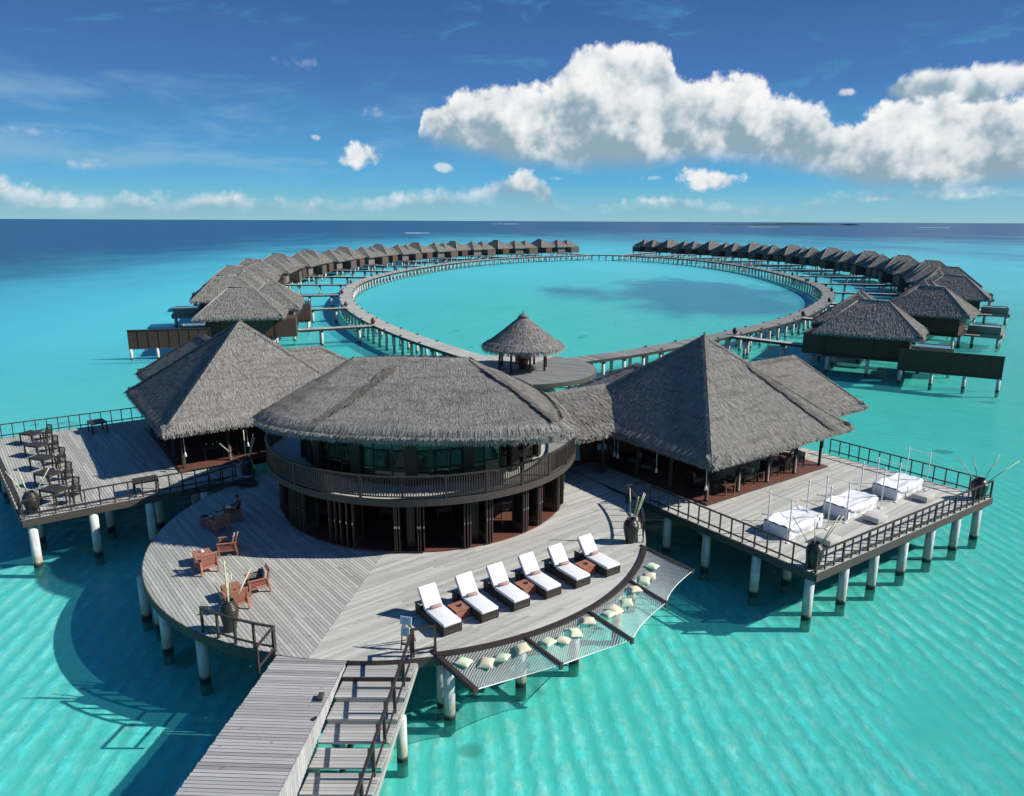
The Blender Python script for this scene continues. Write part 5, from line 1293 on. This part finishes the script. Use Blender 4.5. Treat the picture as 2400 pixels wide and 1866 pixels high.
# ------------------------------------------------------------------ the seated man
def person():
    T = thing('person', 'man in a dark singlet and shorts sitting with crossed legs in the shade', 'person', (-13.35, 32.64, DZ+.004), F(203))
    # local: faces +x, seat top at z .37
    J = {'pelvis': (-.16, 0, .46), 'belly': (-.21, 0, .60), 'chest': (-.26, 0, .80), 'neck': (-.255, 0, .97), 'headb': (-.235, 0, 1.03), 'headm': (-.225, 0, 1.12), 'headt': (-.235, 0, 1.21),
         'hipL': (-.12, .10, .45), 'kneeL': (.33, .12, .48), 'ankL': (.40, .10, .10), 'toeL': (.56, .11, .04),
         'hipR': (-.12, -.10, .46), 'kneeR': (.32, -.10, .56), 'ankR': (.66, .05, .52), 'toeR': (.76, .07, .62),
         'shL': (-.265, .19, .90), 'elL': (-.14, .33, .68), 'wrL': (.10, .24, .66), 'haL': (.19, .20, .68),
         'shR': (-.265, -.19, .90), 'elR': (-.20, -.36, .68), 'wrR': (.02, -.36, .64), 'haR': (.11, -.36, .645)}
    R_ = {'pelvis': (.145, .11), 'belly': (.125, .095), 'chest': (.15, .11), 'neck': (.058, .058), 'headb': (.068, .075), 'headm': (.078, .098), 'headt': (.055, .066),
          'hipL': (.092, .092), 'kneeL': (.062, .062), 'ankL': (.042, .042), 'toeL': (.038, .026), 'hipR': (.092, .092), 'kneeR': (.062, .062), 'ankR': (.042, .042), 'toeR': (.038, .028),
          'shL': (.062, .062), 'elL': (.042, .042), 'wrL': (.028, .028), 'haL': (.036, .022), 'shR': (.062, .062), 'elR': (.042, .042), 'wrR': (.028, .028), 'haR': (.036, .022)}
    Ed = [('pelvis', 'belly'), ('belly', 'chest'), ('chest', 'neck'), ('neck', 'headb'), ('headb', 'headm'), ('headm', 'headt'), ('pelvis', 'hipL'), ('hipL', 'kneeL'), ('kneeL', 'ankL'), ('ankL', 'toeL'), ('pelvis', 'hipR'), ('hipR', 'kneeR'), ('kneeR', 'ankR'), ('ankR', 'toeR'),
          ('chest', 'shL'), ('shL', 'elL'), ('elL', 'wrL'), ('wrL', 'haL'), ('chest', 'shR'), ('shR', 'elR'), ('elR', 'wrR'), ('wrR', 'haR')]
    # fingers
    for s, sg in (('L', 1), ('R', -1)):
        h = Vector(J['ha'+s])
        for k_ in range(4):
            b_ = h+Vector((.015, (k_-1.5)*.017, 0)); m1 = b_+Vector((.045, (k_-1.5)*.003, -.006)); e1 = m1+Vector((.022-.004*abs(k_-1.5), 0, -.025))
            J[f'f{s}{k_}a'] = tuple(m1); J[f'f{s}{k_}b'] = tuple(e1); R_[f'f{s}{k_}a'] = (.009, .009); R_[f'f{s}{k_}b'] = (.0075, .0075); Ed += [('ha'+s, f'f{s}{k_}a'), (f'f{s}{k_}a', f'f{s}{k_}b')]
        J['t'+s] = tuple(h+Vector((.025, -sg*.045, .008))); R_['t'+s] = (.010, .010); Ed.append(('ha'+s, 't'+s))
    names = list(J); ix = {n: i for i, n in enumerate(names)}
    me = bpy.data.meshes.new('body'); me.from_pydata([J[n] for n in names], [(ix[a], ix[b_]) for a, b_ in Ed], []); me.update()
    o = bpy.data.objects.new('body', me); COL.objects.link(o)
    sk_ = o.modifiers.new('skin', 'SKIN'); ss = o.modifiers.new('sub', 'SUBSURF'); ss.levels = 2; ss.render_levels = 2
    if not me.skin_vertices:
        bpy.context.view_layer.objects.active = o; bpy.ops.mesh.customdata_skin_add()
    for i, n in enumerate(names): me.skin_vertices[0].data[i].radius = R_[n]; me.skin_vertices[0].data[i].use_root = (n == 'pelvis')
    dg = bpy.context.evaluated_depsgraph_get(); ev = bpy.data.meshes.new_from_object(o.evaluated_get(dg)); bpy.data.objects.remove(o)
    ev.name = 'body'
    for m_ in ('skin', 'navy_cloth', 'short_cloth', 'grey_cloth'): ev.materials.append(MATS[m_])
    for p_ in ev.polygons:
        c_ = p_.center; p_.use_smooth = True; mi = 0
        if c_.z > .50 and c_.z < .955 and c_.x < -.05 and abs(c_.y) < (.165 if c_.z > .74 else .19): mi = 1
        elif c_.x < .20 and c_.z < .60 and c_.z > .30 and abs(c_.y) < .24: mi = 2
        if (c_.z < .10 and c_.x > .34) or c_.x > .67: mi = 3
        p_.material_index = mi
    b_ = bpy.data.objects.new('body', ev); COL.objects.link(b_); b_.parent = T
    # hair, nose, ears, eyes
    vs, fs = [], []; n = 14; rings_ = 6
    for r in range(rings_+1):
        th = (pi*.60)*r/rings_
        for k_ in range(n):
            a = 2*pi*k_/n; cut = 1.0 if cos(a) < .2 else .72
            t2 = th*cut; vs.append((-.243+.094*sin(t2)*cos(a)*1.02, .080*sin(t2)*sin(a), 1.145+.105*cos(t2)))
    for r in range(rings_):
        for k_ in range(n): fs.append((r*n+k_, (r+1)*n+k_, (r+1)*n+(k_+1) % n, r*n+(k_+1) % n))
    MB().add(vs, fs).build('hair', 'hair', T, True)
    MB().add([(-.135, 0, 1.13), (-.115, .014, 1.085), (-.115, -.014, 1.085), (-.100, 0, 1.088), (-.135, 0, 1.075)], [(0, 1, 3), (0, 3, 2), (1, 4, 3), (3, 4, 2)]).build('nose', 'skin', T, True)
    for s in (-1, 1):
        MB().lathe([(.004, -.02), (.014, -.012), (.016, .008), (.008, .022)], (-.232, s*.079, 1.10), 8).build('ear', 'skin', T, True)
        MB().lathe([(.002, -.009), (.010, 0), (.002, .009)], (-.140, s*.030, 1.125), 8).build('eye', 'hair', T, True)
    MB().box((-.128, 0, 1.045), (.012, .045, .008)).build('mouth', 'towel', T)
    return T
person()
o = MB().box((0, 0, 0), (.22, .30, .012)).build('magazine', 'china', None); tag(o, 'pale open magazine on the lap of the seated man', 'magazine'); lx, ly = rot2(.17, .02, F(203)); o.location = (-13.35+lx, 32.64+ly, DZ+.70); o.rotation_euler = (0, F(-12), F(203))

# ------------------------------------------------------------------ black tables and chairs of the left terrace
def dining_table(label, x, y, az, L=1.12, w=.80, group='black dining tables on the left terrace'):
    T = thing('dining_table', label, 'table', (x, y, LZ+.004), az, group)
    for k_ in range(7): MB().box((0, -w/2+(k_+.5)*w/7, .725), (L, w/7-.008, .025)).build('slat', 'wicker', T)
    for (a, b_) in ((1, 1), (1, -1), (-1, 1), (-1, -1)): MB().box((a*(L/2-.04), b_*(w/2-.04), .355), (.065, .065, .71)).build('leg', 'dark_wood', T)
    m_ = MB()
    for s in (-1, 1): m_.box((0, s*(w/2-.03), .67), (L-.1, .03, .08)); m_.box((s*(L/2-.03), 0, .67), (.03, w-.1, .08))
    m_.build('apron', 'dark_wood', T); return T
TB = [(-30.03, 43.75), (-28.2, 41.37), (-26.35, 38.97), (-24.45, 36.4), (-22.67, 34.03)]
tl_ = ['black table at the far end of the row of five, next to the back railing', 'black table second from the back railing in the row of five', 'black table in the middle of the row of five', 'black table second from the front railing in the row of five', 'black table nearest the front corner jar on the left terrace']
for (x, y), l_ in zip(TB, tl_): dining_table(l_, x, y, F(-19))
dining_table('black side table standing alone against the back railing', -27.42, 46.45, F(-47), 1.1, .95)
dining_table('dark slatted table standing alone against the front railing', -18.85, 35.45, F(34), 1.15, .78)
def dining_chair(label, x, y, az, z=LZ, m_='wicker', seat=None, group='black dining chairs on the left terrace'):
    T = thing('dining_chair', label, 'chair', (x, y, z+.004), az, group)
    for s in (-1, 1):
        MB().box((.21, s*.23, .225), (.045, .045, .45)).build('leg', 'dark_wood', T); MB().beam((-.20, s*.23, .45), (-.27, s*.23, 0), .045, .045).build('leg', 'dark_wood', T)
        MB().box((.0, s*.25, .66), (.46, .05, .03)).build('arm', 'dark_wood', T); MB().box((.20, s*.25, .55), (.035, .035, .22)).build('arm_post', 'dark_wood', T)
        MB().beam((-.22, s*.22, .42), (-.31, s*.22, .92), .04, .04).build('back_post', 'dark_wood', T)
    MB().box((0, 0, .44), (.46, .46, .035)).build('seat', m_, T)
    MB().box((-.305, 0, .91), (.035, .46, .05)).build('top_rail', 'dark_wood', T)
    for k_ in range(6): MB().beam((-.225, -.165+k_*.066, .46), (-.305, -.165+k_*.066, .90), .025, .014).build('slat', 'dark_wood', T)
    if seat: o = MB().box((0, 0, .485), (.44, .44, .06)).build('seat_cushion', seat, T, True, bevel=.02)
    return T
wh = ['farthest table in the row', 'second table from the back railing', 'middle table in the row', 'fourth table from the back railing', 'nearest table by the corner jar']
c0 = dining_chair('black slat back chair at the end of the '+wh[0], TB[0][0]+.98, TB[0][1]-.12, F(163)); c0b = None
for i, (x, y) in enumerate(TB):
    if i: dup(c0, (x+.98, y-.12, LZ+.004), F(163)+rng.uniform(-.1, .1), 'black slat back chair at the end of the '+wh[i])
    dup(c0, (x+.32, y+.90, LZ+.004), F(-108)+rng.uniform(-.12, .12), 'black slat back chair on the long side of the '+wh[i])

# ------------------------------------------------------------------ white daybeds with canopy poles
def daybed(label, x, y, az, seed):
    T = thing('daybed', label, 'daybed', (x, y, DZ+.004), az, 'white daybeds on the right terrace')
    L, w, H = 2.75, 1.28, .62
    nx, ny = 44, 24; r = random.Random(seed); ph = [r.uniform(0, 6) for _ in range(8)]; vs, fs = [], []
    # a loose sheet over a mattress box: top with a sagging middle, folds running to the corners, skirts falling to the deck
    prof = [(-.5*w, .02), (-.5*w-.01, .25), (-.5*w, H-.02)]
    def zt(u, v):
        a, b_ = u*2, v*2
        sag = -.10*max(0, 1-(a*a*.9))*max(0, (1-b_*b_))
        fold = .030*sin(5*a+4*b_*b_+ph[0])*(b_*b_+.2)+.022*sin(9*b_+3*a*a+ph[1])*(1-abs(a)*.5)+.012*sin(17*a+7*b_+ph[2])
        hump = .16*math.exp(-((a+.35+.25*b_)/.35)**2-((b_-.75)/.32)**2)
        return H+sag+fold*.8+hump*.75
    for i in range(nx+1):
        u = -.5+i/nx
        col_ = []
        sk = lambda v_, s_: [(u*L, s_*(w/2+.02+.025*sin(u*23+ph[3]+s_)*(1-q_)), .015+(H-.03)*q_) for q_ in (0, .33, .66)]
        col_ += [(p_[0], p_[1], p_[2]) for p_ in sk(0, -1)]
        for j in range(ny+1): v = -.5+j/ny; col_.append((u*L, v*w, zt(u, v)))
        col_ += [(p_[0], p_[1], p_[2]) for p_ in reversed(sk(0, 1))]
        vs += col_
    M_ = ny+1+6
    for i in range(nx):
        for j in range(M_-1): a = i*M_+j; fs.append((a, a+M_, a+M_+1, a+1))
    MB().add(vs, fs).build('sheet', 'bed_cloth', T, True)
    MB().box((-L/2-.015, 0, H/2-.02), (.06, w-.02, H-.06)).build('side_cover', 'bed_cloth', T, True, bevel=.015); MB().box((L/2+.015, 0, H/2-.02), (.06, w-.02, H-.06)).build('side_cover', 'bed_cloth', T, True, bevel=.015)
    MB().box((0, 0, H/2-.06), (L-.04, w-.06, H-.2)).build('base', 'ottoman_cloth', T)
    # swag of sheet hanging over the terrace side
    vs, fs = [], []; n = 26
    for i in range(n+1):
        a = -.5+i/n; dp = .14+.30*(1-(2*a)**2)
        for k_ in range(6):
            q = k_/5; vs.append((a*L*.94, -w/2-.035-.05*sin(pi*q)+.012*sin(a*30+ph[4]+q*2), H-.03-dp*q+.01*sin(a*18+ph[5])))
    for i in range(n):
        for k_ in range(5): b_ = i*6+k_; fs.append((b_, b_+1, b_+7, b_+6))
    MB().add(vs, fs).build('swag', 'white_cloth', T, True)
    return T
BA = radians(36.5)
BD = [(13.22, 31.9), (16.95, 34.22), (20.65, 36.85)]
for i, (x, y) in enumerate(BD): daybed(['white sheeted daybed nearest the round deck', 'white sheeted daybed in the middle of the three', 'white sheeted daybed farthest to the right'][i], x, y, BA, 20+i)
def pole_frame(label, x, y):
    T = thing('canopy_frame', label, 'frame', (x, y, DZ+.004), BA+pi/2, 'white pole frames around the daybeds')
    for s in (-.56, .56):
        MB().lathe([(.03, .03), (.028, 2.12)], (s, 0, 0), 10).build('pole', 'white_paint', T, True)
        MB().box((s, 0, .02), (.10, .42, .035), .35).build('foot', 'white_paint', T)
    MB().beam((-.80, 0, 2.0), (.80, 0, 2.0), .028, .028).build('crossbar', 'white_paint', T); return T
ub = np.array([cos(BA), sin(BA)]); nbv = np.array([-sin(BA), cos(BA)])
for i, (px_, py_, l_) in enumerate([(12.46, 30.4, 'at the left end of the near daybed'), (14.86, 31.93, 'at the right end of the near daybed'), (16.05, 32.67, 'at the left end of the middle daybed'), (18.63, 34.5, 'at the right end of the middle daybed'), (19.82, 35.34, 'at the left end of the far daybed'), (22.36, 37.15, 'at the right end of the far daybed')]):
    q = np.array([px_, py_])+nbv*.56; pole_frame('white two pole frame '+l_, q[0], q[1])
for i, (x, y) in enumerate([(14.2, 30.38), (17.55, 32.9), (21.4, 35.7)]):
    T = thing('ottoman', ['low pale ottoman in front of the near daybed', 'low pale ottoman in front of the middle daybed', 'low pale ottoman in front of the far daybed'][i], 'ottoman', (x, y, DZ+.004), BA, 'low ottomans by the daybeds')
    o = MB().box((0, 0, .17), (.90, .80, .26)).build('pad', 'ottoman_cloth', T, True, bevel=.025); MB().box((0, 0, .02), (.8, .7, .04)).build('plinth', 'dark_wood', T)

# ------------------------------------------------------------------ signs
def sign_stand(label, x, y, az):
    T = thing('sign_stand', label, 'sign', (x, y, DZ+.004), az)
    for (zc, w_, h_, nm) in ((1.02, .40, .27, 'upper_board'), (.66, .30, .30, 'lower_board')):
        b_ = MB().box((0, -.05-(1.02-zc)*.22, zc), (w_, .035, h_), 0, (radians(-14), 'X')).build(nm, 'sign_face', T)
        ln = MB()
        for k_ in range(4 if zc > .9 else 5):
            ww = w_*(.62 if k_ % 2 == 0 else .45); ln.box((-.02*(k_ % 2), -.05-(1.02-zc)*.22-.0195-(k_-1.5)*.047*-.242*-1*0-(k_-1.5)*.0112, zc-(k_-1.5)*.045), (ww, .004, .012), 0, (radians(-14), 'X'))
        ln.build('print', 'sign_print', b_)
    for s in (-1, 1):
        MB().beam((s*.10, -.02, 1.0), (s*.16, -.16, 0), .04, .03).build('leg', 'dark_wood', T); MB().beam((s*.10, .02, .95), (s*.14, .42, 0), .045, .03).build('leg', 'teak', T)
    MB().beam((-.13, -.13, .18), (.13, -.13, .18), .04, .05).build('rail', 'dark_wood', T)
sign_stand('small sign stand with two pale boards at the head of the steps', -3.5, 21.95, radians(-14))
T = thing('easel', 'dark easel holding a blue notice in the shade by the right pavilion', 'easel', (5.15, 40.1, DZ), radians(8))
for s in (-1, 1): MB().beam((s*.05, 0, 1.95), (s*.24, -.12, 0), .035, .035).build('leg', 'post_wood', T)
MB().beam((0, 0, 1.9), (0, .5, 0), .035, .035).build('leg', 'post_wood', T); MB().beam((-.2, -.09, .35), (.2, -.09, .35), .03, .05).build('rail', 'post_wood', T); MB().beam((-.25, -.0, 1.93), (.25, -.0, 1.93), .03, .03).build('top_rail', 'post_wood', T)
bd = MB().box((0, -.06, 1.42), (.58, .03, .42), 0, (radians(-5), 'X')).build('board', 'dark_wood', T); MB().box((0, -.08, 1.42), (.50, .01, .34), 0, (radians(-5), 'X')).build('notice', 'screen_face', bd)
ln = MB()
for k_ in range(6): ln.box((.10 if k_ % 2 else .12, -.088, 1.54-k_*.045), (.2, .004, .010), 0, (radians(-5), 'X'))
ln.build('print', 'china', bd)

# ------------------------------------------------------------------ furniture under the roofs
def lounge_chair(label, C, a, b_, az, tone):
    q = np.array(C)+U2*a+N2*b_
    T = thing('lounge_chair', label, 'armchair', (q[0], q[1], DZ+.10), az, 'dark lounge chairs in the right pavilion')
    for s in (-1, 1):
        for x in (.34, -.34): MB().box((x, s*.34, .29), (.06, .06, .58)).build('leg', 'dark_wood', T)
        MB().box((0, s*.34, .58), (.76, .08, .04)).build('arm', 'dark_wood', T)
        for k_ in range(3): MB().box((0, s*.34, .34+k_*.08), (.62, .02, .03)).build('slat', 'post_wood', T)
    MB().box((0, 0, .29), (.70, .62, .06)).build('seat_frame', 'dark_wood', T)
    MB().box((-.36, 0, .62), (.05, .66, .52), 0, (radians(-10), 'Y')).build('backrest', 'dark_wood', T)
    o = MB().box((.03, 0, .40), (.66, .60, .14)).build('seat_cushion', 'stripe_cloth', T, True, bevel=.04); o.modifiers[0].segments = 3
    o = MB().box((-.25, 0, .68), (.13, .52, .42), .2, (radians(-16), 'Y')).build('back_cushion', tone, T, True, bevel=.05); o.modifiers[0].segments = 3
a3 = radians(35.3)
for i, (a, b_, az, tone, l_) in enumerate([(-4.2, 2.9, -.3, 'olive_cloth', 'dark chair with an olive cushion deep in the shade by the easel'), (-4.3, -.2, 1.9, 'grey_cloth', 'dark chair with grey pillow behind the rope tassels'), (-4.2, 1.0, 2.6, 'beige_cloth', 'dark chair beside the shaded low table in the bar'),
        (-3.9, -3.2, -.1, 'olive_cloth', 'dark chair with an olive back cushion near the front corner post'), (-2.6, -4.6, 1.8, 'grey_cloth', 'dark chair with grey pillow just behind the front corner post'), (-1.1, -4.4, 2.9, 'beige_cloth', 'dark chair between the first and second front posts'),
        (1.0, -4.4, .0, 'grey_cloth', 'dark chair left of the middle front post'), (2.3, -4.3, 1.7, 'olive_cloth', 'dark chair right of the middle front post'), (3.6, -4.3, 3.0, 'beige_cloth', 'dark chair beside the last front post'), (4.5, -3.2, 3.3, 'grey_cloth', 'dark chair with a dark pillow at the far right corner of the bar')]):
    lounge_chair(l_, CR, a, b_, a3+az, tone)
def low_table(label, C, a, b_, z, s=.7, h=.5, m_='teak', fl=.10):
    q = np.array(C)+U2*a+N2*b_; T = thing('low_table', label, 'low table', (q[0], q[1], z+fl), a3, 'low tables under the roofs')
    MB().box((0, 0, h), (s, s, .05)).build('table_top', m_, T)
    for (x, y) in ((1, 1), (1, -1), (-1, 1), (-1, -1)): MB().box((x*(s/2-.05), y*(s/2-.05), h/2-.01), (.07, .07, h-.03)).build('leg', m_, T)
low_table('dark red low table at the front corner post of the bar', CR, -3.2, -4.7, DZ, .8, .48, 'floor_wood'); low_table('dark low table beside the second front post of the bar', CR, -.1, -4.4, DZ, .6, .45, 'floor_wood'); low_table('dark low table deep in the shade of the bar', CR, -4.4, 1.9, DZ, .7, .45, 'dark_wood')
cup('white cup on the dark red low table at the bar corner', *(np.array(CR)+U2*-3.2+N2*-4.7), DZ+.10+.507)
def tassel(label, C, a, b_, z0, z1):
    q = np.array(C)+U2*a+N2*b_; T = thing('rope_tassel', label, 'tassel', (q[0], q[1], z1), 0, 'rope tassels hanging from the eaves')
    MB().tube([(0, 0, 0), (.03, .02, z0-z1+.12)], .014, 6).build('cord', 'rope', T, True); MB().lathe([(.02, z0-z1+.14), (.05, z0-z1+.06), (.085, z0-z1-.12)], (.03, .02, 0), 8).build('tuft', 'rope', T, True)
for i, (C, a, b_, z, l_) in enumerate([(CR, -5.5, -5.3, DZ, 'rope tassel beside the front corner post of the bar'), (CR, -5.6, -2.0, DZ, 'single rope tassel on the shaded side of the bar'), (CR, -5.6, 1.3, DZ, 'left one of the rope tassel pair near the easel'), (CR, -5.6, 1.0, DZ, 'right one of the rope tassel pair near the easel'), (CLp, -5.0, -5.45, LZ, 'rope tassel by the front corner post of the restaurant'), (CLp, -1.6, -5.5, LZ, 'rope tassel above the black jar by the restaurant')]):
    tassel(l_, C, a, b_, z+1.0, z+2.5)
# restaurant
for i, (a, b_, l_) in enumerate([(-3.2, -4.0, 'laid dark table nearest the restaurant corner post'), (.4, -4.2, 'laid dark table behind the black jar')]):
    q = np.array(CLp)+U2*a+N2*b_; T = dining_table(l_, q[0], q[1], a3, 1.1, .8, 'laid tables inside the restaurant'); T.location.z = LZ+.10
    for k_, (dx, dy) in enumerate([(-.3, .1), (.0, -.2), (.3, .15)]):
        g = MB().lathe([(.03, 0), (.035, .004), (.006, .01), (.006, .07), (.035, .10), (.038, .16)], n=12).build('glass', 'china', None, True); ex, ey = rot2(dx, dy, a3); tag(g, ['left', 'front', 'right'][k_]+' glass on the '+l_, 'glass', 'glasses on the laid tables'); g.location = (q[0]+ex, q[1]+ey, LZ+.10+.742)
for i, (a, b_, az, l_) in enumerate([(-2.1, -4.3, 3.0, 'chair with a red seat by the restaurant corner table'), (1.6, -4.4, 3.2, 'chair with a red seat behind the black jar')]):
    q = np.array(CLp)+U2*a+N2*b_; dining_chair(l_, q[0], q[1], a3+az, LZ+.095, 'post_wood', 'red_cloth', 'red seated chairs in the restaurant')
# lounge ground floor
for (dx, dy, az, l_) in [(-4.6, -3.6, .6, 'pale slatted armchair inside the lounge doors on the left'), (-1.3, -3.4, 1.2, 'dark slatted armchair in the middle of the lounge'), (1.2, -3.2, 1.9, 'dark slatted armchair right of the middle doors'), (3.6, -3.6, 2.4, 'black armchair with striped seat inside the sunlit right doors')]:
    T = armchair(l_, LC[0]+dx, LC[1]+dy, az, ('beige_cloth', None), 'armchairs inside the lounge', 'fascia_wood' if dx > -4 else 'matting', DZ+.07, 'stripe_cloth')
T = thing('daybed_bench', 'dark bench with a striped cream mat inside the lounge', 'bench', (LC[0]+4.6, LC[1]-2.2, DZ+.074), .5); MB().box((0, 0, .25), (1.7, .8, .3)).build('base', 'dark_wood', T); o = MB().box((0, 0, .46), (1.65, .78, .12)).build('mat', 'stripe_cloth', T, True, bevel=.04)
def in_chair(label, a, az): pass
# small trolley on the ring
T = thing('luggage_cart', 'small red luggage cart parked on the right arm of the ring walkway', 'cart', (71.3, 178.5, DZ), 1.2)
MB().box((0, 0, .45), (1.5, .9, .5)).build('body', 'red_jar', T); MB().box((-.1, 0, 1.35), (1.5, .95, .06)).build('canopy', 'white_paint', T)
for (x, y) in ((.6, .4), (.6, -.4), (-.7, .4), (-.7, -.4)): MB().beam((x, y, .6), (x, y, 1.35), .04, .04).build('post', 'dark_wood', T)
for (x, y) in ((.5, .42), (.5, -.42), (-.5, .42), (-.5, -.42)): MB().tube([(x, y-.04, .17), (x, y+.04, .17)], .17, 10).build('wheel', 'dark_wood', T, True)
